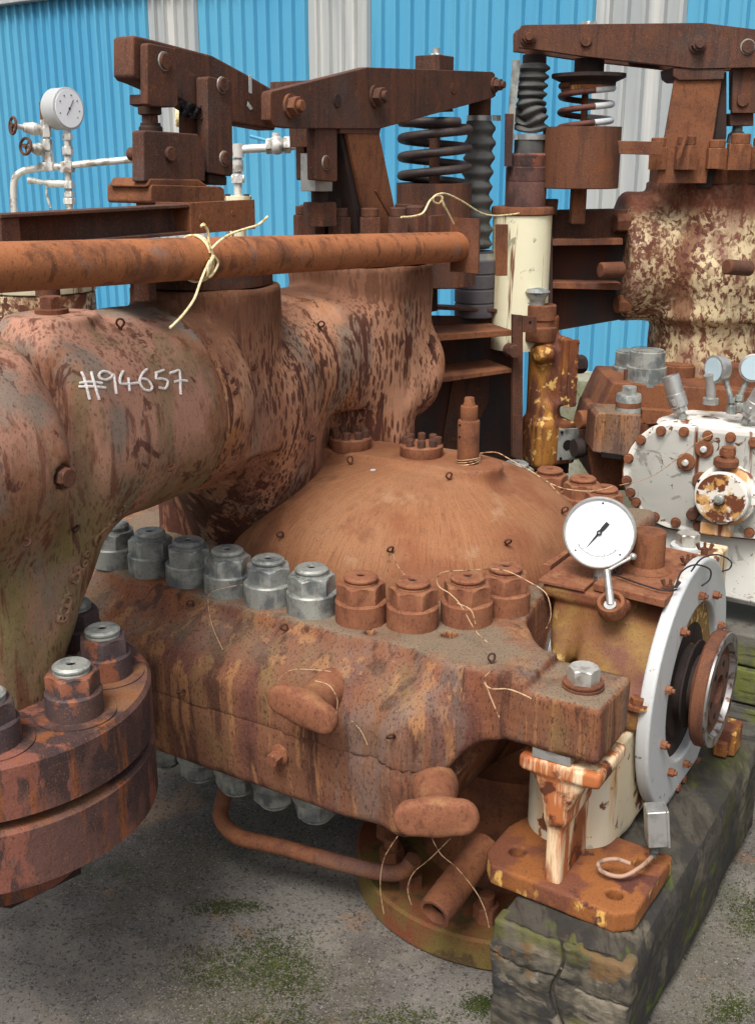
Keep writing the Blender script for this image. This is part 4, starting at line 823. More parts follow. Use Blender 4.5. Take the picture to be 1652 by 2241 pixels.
obj('lower_body', net(lambda x, y, z: smax(f_ped(x, y, z), cut(x, y, z), .003) if True else 0, (-.98, 2.0, .08), (-.62, 3.0, .48), .0095), m_white, ped)
obj('paw_bracket', net(lambda x, y, z: smax(smin(smin(fbox(x, y, z, (-.80, 2.15, .455), (.095, .085, .018), .008), smax(fbox(x, y, z, (-.80, 2.155, .39), (.09, .078, .07), .01), (np.abs(x + .805) - .020) - np.maximum(z - .34, 0) ** 1.3 * 1.1, .02), .02), fbox(x, y, z, (-.812, 2.18, .27), (.019, .09, .15), .008), .045), .14 - z, .003), (-.92, 2.03, .1), (-.68, 2.34, .49), .007), m_orun, ped)
obj('shim', MB().box((-.865, 2.068, .4745), (-.775, 2.20, .502)), m_silver, ped, bev=.0015)
hole = lambda x, y, z, u, v: fcyl(x - u, y - v, z, .0195, 0, .3)
def f_foot(x, y, z):
    d = fpoly(x, y, [(-.985, 2.125), (-.955, 2.085), (-.65, 2.065), (-.618, 2.095), (-.612, 2.33), (-.95, 2.35), (-.985, 2.25)]) - .008
    d = smax(d, np.abs(z - .126) - .026, .006)
    for (u, v) in ((-.93, 2.16), (-.672, 2.125), (-.660, 2.27)): d = smax(d, -hole(x, y, z, u, v), .002)
    return d
obj('foot_plate', net(f_foot, (-1.02, 2.03, .08), (-.58, 2.40, .17), .007), m_foot, ped)
obj('rear_bracket', MB().box((-.93, 3.13, .40), (-.78, 3.34, .606)), m_white, ped, bev=.008)
rb_ = P(1503, 1196, z=.613); rbo = obj('bracket_bolt', MB().hex(rb_ + V(0, 0, .008), .062, .036), m_bolt, ped, bev=.001); obj('washer', MB().cyl(rb_ - V(0, 0, .006), .050, .013, seg=40, b=.001), m_disc, rbo)
obj('rear_foot', MB().box((-.97, 3.10, .10), (-.70, 3.22, .152)), m_foot, ped, bev=.01)
def f_cap(x, y, z):
    vv = y - CV
    c = fcyl(vv, z - CZ, x, .268, -.93, -.72, .02)
    c = smin(c, fcyl(vv, z - CZ, x, .262, -1.0, -.965, .012), .03)
    waist = smin(c, fbox(x, y, z, (-.92, CV, .60), (.10, .20, .085), .02), .05)
    waist = smax(waist, z - .700, .006)
    shelf = smax(fbox(x, y, z, (-.93, CV - .02, .684), (.115, .19, .018), .008), z - .702, .004)
    ears = fbox(x, np.abs(vv), z, (-.80, .285, .445), (.07, .055, .032), .015)
    boss = fcap(x, y, z, P(1335, 1345, v=2.50), P(1335, 1320, v=2.50) + V(0, -.02, .05), .040)
    d = smin(smin(waist, shelf, .015), ears, .04)
    return smax(d, .4215 - z, .002)
obj('bearing_cap', net(f_cap, (-1.08, 2.38, .4), (-.66, 3.08, .73), .009), m_yellow, ped)
o = obj('bearing_cap_top', MB().box((-1.055, 2.51, .7025), (-.93, 2.9, .712)), m_nutrust, ped, bev=.002)
mb = MB(); cpq = [P(x, y, z=.716) for x, y in ((1318, 1262), (1481, 1300), (1552, 1212), (1440, 1188))]
cvp = obj('cover_plate', MB().poly([(-.915, 2.53, .703), (-.725, 2.51, .703), (-.72, 2.88, .703), (-.915, 2.90, .703)], (0, 0, .022)), m_nutrust, ped, bev=.004)
kb = P(1415, 1245, z=.726)
obj('breather', MB().lathe([(.062, 0), (.052, .008), (.043, .014), (.0425, .098), (.040, .104), (.02, .105)], kb, seg=48), m_rust, ped)
def wingnut(x, y, z=.728, rz=0):
    p = P(x, y, z=z); a = V(cos(rz), sin(rz), 0)
    return obj('wing_nut', MB().cyl(p - V(0, 0, .004), .009, .018, seg=16).tube([p + V(0, 0, .008), p + a * .014 + V(0, 0, .012), p + a * .020 + V(0, 0, .026)], [.004, .0045, .006], 8).tube([p + V(0, 0, .008), p - a * .014 + V(0, 0, .012), p - a * .020 + V(0, 0, .026)], [.004, .0045, .006], 8).cyl(p, .004, .03, seg=10), m_darkrust, ped)
for (x, y, r) in ((1540, 1210, .4), (1503, 1237, .9), (1465, 1292, .2), (1352, 1255, 1.2)): wingnut(x, y, .726, r)
obj('split_bolt', MB().cyl(P(1393, 1548, v=2.40), .027, .010).hex(P(1393, 1548, v=2.40) + V(0, 0, .009), .030, .018), m_foot, ped, bev=.001)
bp = P(1336, 1318, v=2.485)
obj('thermometer_pocket', MB().loop([(.022, -.03), (.036, -.03), (.037, -.006), (.033, .004), (.025, .004), (.022, -.004)], bp, (.0, -.55, .85), 36).cyl(bp - V(0, -.011, .017), .022, .008, (.0, -.55, .85), 24), m_rust, ped)
# oil guard ring seen in the gap at the casing side
obj('oil_guard', MB().loop([(.165, -1.03), (.232, -1.03), (.236, -1.02), (.232, -1.01), (.165, -1.01)], (0, CV, CZ), 'u', 64), m_steelrim, ped)
# shaft between casing and pedestal
sh = thing('turbine_shaft', 'dark turbine shaft passing from the casing through the bearing pedestal', 'shaft', (-.9, CV, CZ))
obj('journal', MB().lathe([(.10, -1.16), (.10, -.70), (.118, -.695), (.118, -.69), (.08, -.688), (.08, -.65)], (0, CV, CZ), 'u', 56), m_black, sh)
# ---- white guard disc on the outer side
gd = thing('guard_disc', 'white painted round guard disc with a rusty bolted hole, beside the coupling', 'guard disc', (-.70, CV, .1))
GU = -.716
def f_disc(x, y, z):
    d = fcyl(y - CV, z - CZ, x, .335, GU - .019, GU + .015, .005)
    d = smax(d, -fcyl(y - CV - .015, z - CZ, x, .215, GU - .1, GU + .1), .003)
    return smax(d, -(z - .12), .003)
obj('disc', net(f_disc, (GU - .04, CV - .37, .08), (GU + .04, CV + .37, .80), .006), m_disc, gd)
bm_ = []
for k in range(10):
    a = radians(18 + k * 36); q = (GU + .013, CV + .245 * cos(a) + .01, CZ + .245 * sin(a))
    obj('rusty_bolt', MB().hex(q, .020, .017, 'u', ph=a).cyl((q[0] + .016, q[1], q[2]), .006, .008, 'u', 12), m_nutrust, gd)
obj('bearing_recess', MB().loop([(.10, GU - .016), (.2255, GU - .016), (.2255, GU - .009), (.16, GU - .009), (.155, GU - .003), (.10, GU - .003)], (0, CV + .015, CZ), 'u', 48), m_black, gd)
obj('lower_skirt', MB().box((GU - .012, CV - .12, .055), (GU + .006, CV + .20, .19)), m_disc, gd, bev=.03, bseg=5)
for (dy, dz) in ((-.02, .115), (.035, .112), (.17, .10)): obj('rusty_bolt', MB().hex((GU + .0041, CV + dy, dz), .022, .014, 'u'), m_nutrust, gd)
# ---- coupling
cp = thing('coupling_hub', 'rusty disc coupling with a bright machined rim at the shaft end, right edge', 'coupling', (-.64, CV, CZ))
obj('hub', MB().lathe([(.081, -.679), (.081, -.662), (.09, -.660)], (0, CV, CZ), 'u', 48), m_darkrust, cp)
obj('flange', MB().loop([(.06, -.660), (.150, -.660), (.156, -.654), (.156, -.628), (.152, -.624), (.06, -.654)], (0, CV, CZ), 'u', 72), m_darkrust2, cp)
obj('machined_rim', MB().loop([(.1525, -.6235), (.1525, -.618), (.127, -.618), (.122, -.633), (.127, -.6235)], (0, CV, CZ), 'u', 72), m_steelrim, cp)
hb = obj('inner_boss', MB().lathe([(.095, -.655), (.095, -.630), (.091, -.626), (.04, -.626), (.04, -.640), (.01, -.640)], (0, CV, CZ), 'u', 56), m_darkrust, cp)
for k in range(6): a = k * pi / 3 + .2; obj('tapped_hole', MB().cyl((-.6258, CV + .07 * cos(a), CZ + .07 * sin(a)), .0085, .0012, 'u', 16), m_hole, hb)
# ---- anchor nut in ochre beyond the coupling
q = P(1590, 1640, z=.10)
t = thing('anchor_block', 'small ochre rusted lug block on the timber end behind the coupling', 'bracket', q)
obj('block', MB().box(q - V(.03, .04, 0), q + V(.03, .04, .085)).box(q - V(.028, .06, .0), q + V(.012, -.041, .05)), m_servo, t, bev=.008, bseg=3)
# ---- dial thermometer
gc = P(1312, 1165, v=2.60); camp = V(0, 0, CAM_H); gx = (camp - gc).normalized(); gx = (gx + V(-.10, 0, -.10)).normalized()
dl_ = thing('dial_gauge', 'round white dial gauge with a bright rim standing in front of the dome', 'gauge', gc - V(0, 0, .16))
M_ = axm(gx); R_ = .0895
# orient so that 'up' of the dial is the yard's up
zx = (V(0, 0, 1) - gx * gx.z).normalized(); xx = zx.cross(gx)
def dd(a, b, h=0): return gc + xx * a + zx * b + gx * h
obj('case', MB().lathe([(R_ * .93, -.030), (R_, -.024), (R_, .010)], gc, gx, 72), m_silver, dl_)
obj('bezel', MB().loop([(R_, .008), (R_ * 1.03, .010), (R_ * 1.03, .018), (R_ * .985, .022), (R_ * .95, .018), (R_ * .95, .011)], gc, gx, 72), m_silver, dl_)
fc = obj('dial_face', MB().cyl(gc + gx * .0105, R_ * .955, .002, gx, 64), m_dial, dl_)
mk = MB().loop([(R_ * .735, .0126), (R_ * .745, .0126), (R_ * .745, .0130), (R_ * .735, .0130)], gc, gx, 64)
for k in range(37):
    a = radians(-150 + 0 + k * 5.2 + 60); 
    if k % 1 == 0:
        ca, sa = cos(a), sin(a); r0 = R_ * (.62 if k % 5 == 0 else .66); r1 = R_ * .70
        a_ = radians(215 + k * 2.9); ca, sa = cos(a_), sin(a_)
        mk.tube([dd(r0 * ca, r0 * sa, .0130), dd(r1 * ca, r1 * sa, .0130)], .0008, 4)
for a in (88, 222, 318): mk.cyl(dd(R_ * .84 * cos(radians(a)), R_ * .84 * sin(radians(a)), .0126), .0026, .0012, gx, 12)
mk.tube([dd(-R_ * .68, -R_ * .24, .013), dd(-R_ * .42, -R_ * .16, .013)], .0004, 4)
obj('scale_marks', mk, m_ink, fc)
nd = MB(); A = dd(-R_ * .36, -R_ * .50, .0145); B = dd(R_ * .22, R_ * .30, .0145); d_ = (B - A).normalized(); s_ = d_.cross(gx)
nd.poly([A, gc + gx * .0145 + s_ * .0035, B + s_ * .0055 - d_ * .018, B + s_ * .0055, B - s_ * .0055, B - s_ * .0055 - d_ * .018, gc + gx * .0145 - s_ * .0035], gx * .0008)
nd.cyl(dd(0, 0, .013), .007, .004, gx, 20); obj('pointer', nd, m_ink, fc)
obj('pivot', MB().cyl(dd(0, 0, .017), .0028, .001, gx, 14), m_silver, fc)
nk = P(1318, 1258, v=2.60)
obj('neck', MB().hex(nk - V(0, 0, .03), .042, .034, ph=.4, cut=.02).cyl(nk, .024, .03), m_galv, dl_, bev=.001)
pa = P(1385, 1218, v=2.56); pb = P(1327, 1250, v=2.52); pd = bp + V(0, 0, .0)
obj('capillary', MB().tube([gc - zx * R_ * .7 + xx * R_ * .72, pa, pb], .0035, 8).sph(pa, .009, 10), m_silver, dl_)
obj('probe_head', MB().tube([pb + V(0, 0, .004), (pb + pd) / 2, pd - V(0, 0, .006)], [.0085, .0095, .0105], 16).cyl(pd - V(0, 0, .012), .015, .01, (0, -.55, .85), 16), m_silver, dl_)
# ---- junction box with cable
jb = P(1434, 1805, v=2.27); jt = thing('junction_box', 'small cast aluminium junction box with a cable gland hanging beside the white guard disc', 'junction box', jb)
jm = (Matrix.Rotation(-.12, 3, 'Y') @ Matrix.Rotation(.5, 3, 'Z'))
obj('box', MB().obox(jb, (.046, .052, .092), jm), m_silver, jt, bev=.004); obj('lid', MB().obox(jb + jm @ V(.0245, 0, 0), (.006, .056, .094), jm), m_silver, jt, bev=.002)
gl_ = jb + jm @ V(-.004, 0, -.055)
obj('cable_gland', MB().hex(gl_ - V(0, 0, .012), .024, .022, cut=.03).cyl(gl_ - V(.002, 0, .03), .0085, .02), m_rubber, jt)
cb = [gl_ - V(.003, 0, .028), P(1400, 1898, v=2.20), P(1360, 1918, v=2.17), P(1318, 1908, v=2.16), P(1310, 1888, v=2.17), P(1345, 1880, v=2.18), P(1378, 1890, v=2.19)]
obj('cable', MB().tube(cb, .0052, 10, smooth=8), mat('pinkish_cable_sheath', S(176, 140, 124, .8), [N(40, .5, .6, S(150, 120, 100))], rough=.6, bump=()), jt)
# ================================================================= UNDERSIDE: exhaust branch, flange, pipework in the shade
ex = thing('exhaust_branch', 'olive and rust bottom flange ringed with studs standing on the yard below the casing', 'flanged branch', (-1.13, 2.56, GZ))
obj('exhaust_flange', MB().lathe([(.43, GZ + .004), (.435, GZ + .01), (.435, GZ + .085), (.427, GZ + .092), (.2, GZ + .093)], (-1.13, 2.56, 0), seg=96), m_olive, ex)
obj('branch_pipe', MB().lathe([(.27, GZ + .09), (.24, GZ + .14), (.23, .1), (.26, .2)], (-1.13, 2.60, 0), seg=56), m_rust, ex)
for k in range(18):
    a = 2 * pi * k / 18 + .1; c = (-1.13 + .345 * cos(a), 2.56 + .345 * sin(a), GZ + .092)
    if a > .4 and a < 2.6: continue
    s = obj('stud_nut', MB().hex(c, .060, .045, ph=k * .7).cyl(V(*c) + V(0, 0, .04), .021, .035, seg=20, b=.003), m_nutrust if k % 3 else m_rust, ex, bev=.001)
bp2 = [P(950, 2000, z=.03), P(985, 1940, z=.06), P(1062, 1850, z=.09)]
br_ = thing('broken_pipe', 'open ended rusty pipe stub slanting up among the studs under the casing', 'pipe', bp2[0])
d_ = (bp2[2] - bp2[0]).normalized(); ln = (bp2[2] - bp2[0]).length
obj('pipe_wall', MB().loop([(.032, 0), (.040, 0), (.042, .02), (.040, ln), (.032, ln)], bp2[0], d_, 32), m_rust, br_)
obj('pipe_bore', MB().cyl(bp2[0] + d_ * .03, .0325, .004, d_, 24), m_hole, br_)
dp = thing('drain_pipe', 'bent rusty drain pipe curving round under the casing', 'pipe', P(600, 1850, z=-.05))
pts = [P(505, 1690, z=.12), P(490, 1745, z=.0), P(484, 1790, z=-.04), P(520, 1830, z=-.05), P(600, 1850, z=-.05), P(760, 1892, z=-.05), P(845, 1910, z=-.05), P(885, 1905, z=-.04), P(905, 1880, z=.0)]
obj('pipe', MB().tube(pts, .0225, 18, smooth=8), m_rust, dp)
# ================================================================= LONG LOOSE PIPE across the picture, cords
p0 = P(-40, 588, u=-1.62); p1 = P(1000, 538, u=-1.62)
lp = thing('long_pipe', 'long horizontal rust brown pipe with an end plate, crossing in front of the valve gear', 'pipe', (p0 + p1) / 2)
r_lp = .0445
s1 = P(1000, 540, u=-1.62); s0 = P(-60, 588, u=-1.62)
obj('pipe', MB().tube([s0 + (s1 - s0) * t for t in np.linspace(0, 1, 8)], r_lp, 40), m_longpipe, lp)
e1 = s1 + V(0, .0, 0)
obj('end_plate', MB().box((e1.x - .02, e1.y - .006, e1.z - .075), (e1.x + .075, e1.y + .004, e1.z + .085)).cyl((e1.x + .05, e1.y - .0065, e1.z - .055), .007, .0008, 'v', 12), m_rust, lp, bev=.0015)
def cord(name, pts, r, m, label, cat='wire', sm=6, seg=8):
    mb = MB()
    for ps in pts: mb.tube(ps, r, seg, smooth=sm)
    o = obj(name, mb, m, base=pts[0][0]); return tag(o, label, cat)
def pp(pxs, u=None, v=None, z=None): return [P(x, y, u=u, v=v, z=z) for x, y in pxs]
kn = P(460, 560, u=-1.575)
def around(c, n=22, R=r_lp + .004, dy=.0): return [V(-1.62 + R * cos(a), c.y + dy * sin(a * .5) , s0.z + (s1.z - s0.z) * (c.y - s0.y) / (s1.y - s0.y) + R * sin(a)) for a in np.linspace(.3, 6.4, n)]
cord('cord_tie', [around(kn), around(kn + V(0, .006, 0), dy=.006), pp([(447, 492), (455, 505), (458, 530), (462, 545), (466, 560), (459, 575)], u=-1.568), pp([(463, 545), (480, 528), (505, 512), (540, 500), (565, 492), (586, 474)], u=-1.56), pp([(468, 560), (478, 575), (466, 600), (455, 605), (459, 580), (468, 562)], u=-1.565),
    pp([(460, 570), (448, 595), (438, 620), (425, 655), (400, 690), (372, 718)], u=-1.56), pp([(440, 496), (446, 490), (452, 500)], u=-1.6)], .0027, m_cord, 'cream cord knotted round the long rusty pipe, left of centre', 'cord')
cord('cord_line', [pp([(878, 475), (900, 474), (925, 466), (940, 440), (955, 428), (968, 432), (960, 445), (948, 440), (952, 428), (975, 424), (1010, 440), (1050, 465), (1080, 472), (1115, 470), (1135, 467)], u=-1.60), pp([(966, 430), (970, 450), (976, 458), (968, 440)], u=-1.598), pp([(970, 445), (980, 465), (993, 490)], u=-1.598)], .0028, m_cord, 'cream cord with a loose knot stretched between the two turbines', 'cord')
cord('thin_wire', [pp([(530, 1280), (500, 1285), (462, 1297), (456, 1320), (465, 1370), (488, 1422)], v=1.97)], .0009, m_wire, 'thin pale wire hanging over the grey nuts', 'wire')
cord('thin_wire', [pp([(858, 1212), (850, 1240), (845, 1262)], v=2.25), pp([(860, 1212), (868, 1235), (885, 1258)], v=2.25), pp([(856, 1210), (835, 1260)], v=2.25)], .001, m_wire, 'wisps of thin wire tied to the eye at the middle of the dome', 'wire')
cord('thin_wire', [pp([(1075, 1245), (1020, 1248), (970, 1252), (956, 1268), (962, 1285), (985, 1300), (1008, 1325), (1040, 1380), (1065, 1405)], v=2.14), pp([(1000, 1320), (1030, 1335), (1040, 1365)], v=2.13), pp([(1075, 1245), (1110, 1250), (1160, 1275), (1195, 1300), (1205, 1345), (1195, 1375)], v=2.25)], .0013, m_wire, 'copper tinted wire looping over the rusted nuts at the flange corner', 'wire')
cord('thin_wire', [pp([(1077, 1468), (1062, 1480), (1060, 1495), (1075, 1507), (1110, 1508), (1140, 1518), (1162, 1529)], v=1.99), pp([(1060, 1490), (1075, 1530), (1092, 1570)], v=1.99)], .0016, m_wire, 'bright twisted wire end sticking out below the front paw', 'wire')
cord('thin_wire', [pp([(608, 1500), (612, 1485), (640, 1466), (690, 1466), (728, 1470)], v=1.84), pp([(690, 1490), (720, 1500), (738, 1530), (736, 1560)], v=1.82), pp([(770, 1578), (790, 1600), (804, 1630)], v=1.93)], .0011, m_wire, 'thin wire bent round the upper lifting lug', 'wire')
cord('thin_wire', [pp([(870, 1830), (840, 1880), (832, 1940), (840, 2000)], v=1.95), pp([(985, 1835), (940, 1880), (905, 1910), (892, 1945), (900, 1980)], v=1.95), pp([(945, 1835), (965, 1870), (1000, 1900), (1040, 1950), (1060, 1990), (1070, 2030)], v=2.0)], .001, m_wire, 'tangle of thin wires hanging under the lower lifting lug', 'wire')
cord('thin_wire', [pp([(1050, 992), (1085, 990), (1115, 1005), (1160, 1030), (1220, 1065), (1290, 1075), (1340, 1065)], v=2.95), pp([(1200, 1055), (1225, 1085), (1245, 1110)], v=2.95)], .0016, m_wire, 'thin wire strung from the guide post over the rear nuts', 'wire')
cord('thin_wire', [pp([(1355, 1062), (1420, 1045), (1480, 1005), (1530, 965), (1560, 950)], v=3.55)], .0012, m_wire, 'fine wire lying across the white gear housing cover', 'wire')
cord('black_cable_tie', [pp([(1345, 1258), (1400, 1278), (1450, 1292), (1480, 1290)], z=.735), pp([(1478, 1285), (1490, 1252), (1520, 1236), (1552, 1246), (1552, 1268), (1535, 1282)], u=-.69), pp([(1512, 1250), (1535, 1222), (1570, 1214), (1598, 1228), (1596, 1244), (1580, 1250)], u=-.688)], .0022, m_blackcord, 'black plastic tie looped over the top of the white guard disc', 'cable tie')
o = tag(obj('paint_fleck', MB().cyl(hit(f_dome, 816, 1029)[0], .008, .0012, hit(f_dome, 816, 1029)[1], 12), m_disc, base=hit(f_dome, 816, 1029)[0]), 'tiny white paint fleck on top of the orange dome', 'paint fleck')
# ================================================================= BRACKET FRAME AND SERVO CYLINDER behind the first turbine
FR = 20.0
def Q(x, y, v, rot=FR): return P(x, y, v=v, rot=rot)
v1_ = P(1130, 850, v=3.62, rot=ROT); w_ = toworld(v1_); t_ = radians(FR); FV = -w_.x * sin(t_) + w_.y * cos(t_)   # depth of the frame's front edge
fr = thing('bracket_frame', 'dark rusty welded bracket with two open shelves, between steam chest and orange servo cylinder', 'bracket frame', Q(1050, 1000, FV), FR)
def fslab(name, px, d0, d1, m, par, bev=.002, rot=FR, base=None):
    return obj(name, MB().poly([P(x, y, v=base if base else FV, rot=rot) + V(0, d0, 0) for x, y in px], (0, d1 - d0, 0)), m, par, bev=bev)
fslab('right_upright', [(1121, 688), (1143, 690), (1142, 1008), (1120, 1000)], -.005, .012, m_darkrust, fr)
fslab('shelf', [(940, 734), (1120, 722), (1120, 735), (940, 748)], .0, .20, m_rust, fr)
fslab('shelf', [(950, 828), (1120, 806), (1120, 815), (950, 840)], .0, .20, m_rust, fr)
fslab('back_plate', [(900, 690), (1134, 694), (1132, 1030), (860, 1030)], .0, .012, m_plate, fr, base=FV + .2)
fslab('top_bar', [(985, 682), (1150, 690), (1150, 697), (985, 690)], .16, .24, m_darkrust, fr)
fslab('left_upright', [(930, 590), (988, 560), (988, 690), (930, 700)], .12, .18, m_black, fr)
fslab('rib', [(1040, 840), (1120, 830), (1120, 900), (1060, 1020), (1010, 1020)], .19, .199, m_darkrust, fr)
fslab('lug_plate', [(1140, 690), (1171, 692), (1171, 728), (1140, 726)], -.012, -.001, m_darkrust, fr)
q = Q(1156, 705, FV) - V(0, .0125, 0); obj('lug_hole', MB().cyl(q, .006, .001, 'v', 16), m_hole, fr)
q = Q(1113, 765, FV) - V(0, .03, 0); obj('hex_bolt', MB().hex(q, .042, .022, (0, -1, 0)).cyl(q + V(0, .03, 0), .024, .03, (0, -1, 0)), m_darkrust, fr, bev=.001)
for (x0, y0, x1, y1) in ((1000, 480, 1024, 585), ): fslab('end_tab', [(x0, y0), (x1, y0), (x1, y1), (x0, y1)], -.3, -.29, m_rust, fr)
sv = thing('servo_cylinder', 'orange and brown flaking servo cylinder with a grey domed cap, right of the shelf bracket', 'servo cylinder', Q(1190, 1005, FV), FR)
sc0 = Q(1190, 850, FV + .08); sx = sc0.x; sy = sc0.y; k_ = 4.0 / FPX
def hz(y): return Q(1190, y, FV + .08).z
fsv = lambda x, y, z: smax(smin(smin(smin(smin(smin(fcyl(x - sx, y - sy, z, 38 * k_, hz(1000), hz(760), .01), fbox(x, y, z, (sx + .015, sy - .02, (hz(1005) + hz(915)) / 2), (47 * k_, .075, (hz(915) - hz(1005)) / 2), .012), .03),
    fbox(x, y, z, (sx + .045, sy - .055, (hz(880) + hz(735)) / 2), (.018, .03, (hz(735) - hz(880)) / 2), .008), .02), fcyl(y - sy + .06, z - hz(768), x, .03, sx - .07, sx - .01, .01), .03),
    fcyl(x - sx, y - sy, z, 26 * k_, hz(770), hz(690), .006), .03), fcap(x, y, z, (sx - .01, sy - .05, hz(890)), (sx - .03, sy - .06, hz(1000)), .03), .04), -fcyl(x - sx - .048, z - hz(962), y, .016, sy - .2, sy - .06), .003)
obj('body', net(fsv, (sx - .12, sy - .14, hz(1020)), (sx + .14, sy + .12, hz(680)), .007), m_servo, sv)
obj('upper_collar', MB().lathe([(34 * k_, hz(745)), (36 * k_, hz(742)), (36 * k_, hz(715)), (30 * k_, hz(712)), (30 * k_, hz(700)), (33 * k_, hz(698)), (33 * k_, hz(668)), (31 * k_, hz(666)), (10 * k_, hz(666))], (sx - .025, sy, 0), seg=48), m_rust, sv)
obj('grey_cap', MB().lathe([(17 * k_, hz(667)), (17 * k_, hz(655)), (25 * k_, hz(643)), (25 * k_, hz(641)), (28 * k_, hz(638)), (23 * k_, hz(630)), (6 * k_, hz(629))], (sx - .045, sy, 0), seg=44), m_galv, sv)
obj('cover_strip', MB().obox((sx + .065, sy - .088, (hz(885) + hz(735)) / 2), (.038, .012, hz(740) - hz(885)), Matrix.Identity(3)), m_servo, sv, bev=.004)
fcp = obj('flange_face', MB().obox((sx + .055, sy - .099, (hz(1000) + hz(922)) / 2), (.085, .006, hz(930) - hz(998)), Matrix.Rotation(-.12, 3, 'Z')), m_galv, sv, bev=.006)
obj('port', MB().cyl((sx + .052, sy - .1035, hz(962)), .019, .0015, 'v', 24), m_hole, fcp)
for (a, b) in ((-.028, 28), (.028, 28), (-.028, -28), (.028, -28)): obj('tapped_hole', MB().cyl((sx + .054 + a, sy - .1035, hz(962 + b)), .006, .0015, 'v', 12), m_hole, fcp)
for k in range(6): obj('small_bolt', MB().cyl((sx + .078, sy - .098, hz(745 + k * 26)), .005, .006, 'v', 10), m_darkrust, sv)
obj('side_nut', MB().hex((sx + .10, sy - .02, hz(800)), .06, .05, 'u'), m_black, sv)
obj('foot_block', MB().box((sx - .04, sy - .04, hz(1035)), (sx + .10, sy + .07, hz(1000))), m_black, sv, bev=.004)

# ================================================================= SECOND TURBINE at the right, upper gear (plane facing the yard, rot 0)
Y2 = 4.15
def R2(x, y, Y=Y2): return P(x, y, v=Y, rot=0)
K2 = (Y2 / cos(radians(5))) / FPX
def z2(y, Y=Y2): return R2(1300, y, Y).z
def s2(name, px, d0, d1, m, par, bev=.002, Y=Y2): return obj(name, MB().poly([R2(x, y, Y) + V(0, d0, 0) for x, y in px], (0, d1 - d0, 0)), m, par, bev=bev)
r2_ = thing('rocker_beam', 'upper right long rusty rocker beam tapering to the left over the two tone spring', 'rocker beam', R2(1450, 110), 0)
o2 = [(1128, 70), (1134, 62), (1150, 61), (1520, 57), (1665, 75), (1760, 90), (1760, 150), (1500, 155), (1260, 128), (1185, 117), (1128, 110)]
s2('beam_plate', o2, -.10, -.07, m_darkrust, r2_); s2('beam_plate', o2, .05, .08, m_darkrust, r2_)
s2('spacer', [(1380, 75), (1450, 75), (1450, 140), (1380, 130)], -.0695, .0495, m_darkrust, r2_)
def pin2(par, x, y, r, kind, d=-.10, mm=m_darkrust):
    q = R2(x, y) + V(0, d, 0)
    if kind == 'hex': return obj('fulcrum_nut', MB().cyl(q, r * 1.3, .006, (0, -1, 0)).hex(q - V(0, .005, 0), r * 1.8, .018, (0, -1, 0), ph=.2).cyl(q - V(0, .022, 0), r * .65, .012, (0, -1, 0), 20, b=.002), mm, par, bev=.0008)
    o = obj('pin_head', MB().cyl(q, r, .009, (0, -1, 0), 28, b=.0015).cyl(q - V(0, .0088, 0), r * .3, .0008, (0, -1, 0), 12), mm, par)
    if kind == 'ring': obj('pin_ring', MB().loop([(r, 0), (r * 1.2, 0), (r * 1.15, .003), (r, .003)], q, (0, -1, 0), 32), m_galv, o)
    return o
pin2(r2_, 1147, 88, .021, 'hex'); pin2(r2_, 1270, 95, .019, 'pin'); pin2(r2_, 1508, 103, .023, 'hex'); pin2(r2_, 1615, 108, .021, 'ring')
obj('top_nut', MB().hex(R2(1288, 60), .05, .018), m_silver, r2_)
c2 = thing('fulcrum_column', 'broad rusty slanted box column at the upper right carrying the right rocker beam', 'column', R2(1470, 400), 0)
s2('front_plate', [(1462, 178), (1563, 178), (1530, 400), (1424, 400)], -.085, -.07, m_rust, c2)
s2('side_plate', [(1564, 160), (1578, 160), (1578, 300), (1545, 410), (1520, 410)], -.06, .08, m_black, c2)
s2('cap_plate', [(1456, 152), (1568, 154), (1566, 178), (1470, 180), (1458, 172)], -.095, .08, m_darkrust, c2, .004)
s2('gusset', [(1482, 270), (1485, 276), (1462, 345), (1454, 350), (1454, 342)], -.16, -.15, m_rust, c2, .001)
l2 = thing('drop_link', 'small forked drop link with a pin hanging from the right rocker beam', 'link', R2(1615, 250), 0)
s2('link_cheek', [(1589, 150), (1646, 150), (1640, 249), (1588, 249)], -.07, -.045, m_darkrust, l2)
s2('link_cheek', [(1600, 150), (1655, 150), (1655, 240), (1600, 240)], .01, .035, m_darkrust, l2)
s2('tongue', [(1588, 249), (1638, 247), (1638, 276), (1588, 276)], -.05, .02, m_darkrust, l2)
pin2(l2, 1610, 222, .020, 'pin', -.07, m_darkrust)
q = R2(1611, 300) ; obj('spindle', MB().lathe([(.034, -.02), (.030, .01), (.018, .02), (.016, .05)], q, seg=28), m_galv, l2)
# spring, plates, housing
sp = thing('coil_spring', 'coil spring painted half red brown half white under the right rocker beam', 'spring', R2(1276, 270), 0)
cx2 = R2(1278, 300).x
coil('spring_wire', (cx2, Y2), 52 * K2, 6.2 * K2, z2(300), z2(188), 4.2, m_spring2, sp, 2.6)
m_sprw = m_disc
pts = []
for t in range(4):
    zz = z2(300) + (z2(188) - z2(300)) * ((t + .93 - .41 - .5) / 3.2)
    for_ = [(cx2 + 52 * K2 * cos(a), Y2 + 52 * K2 * sin(a), zz + (a) / (2 * pi) * (z2(188) - z2(300)) / 3.2) for a in np.linspace(-1.5, .5, 14)]
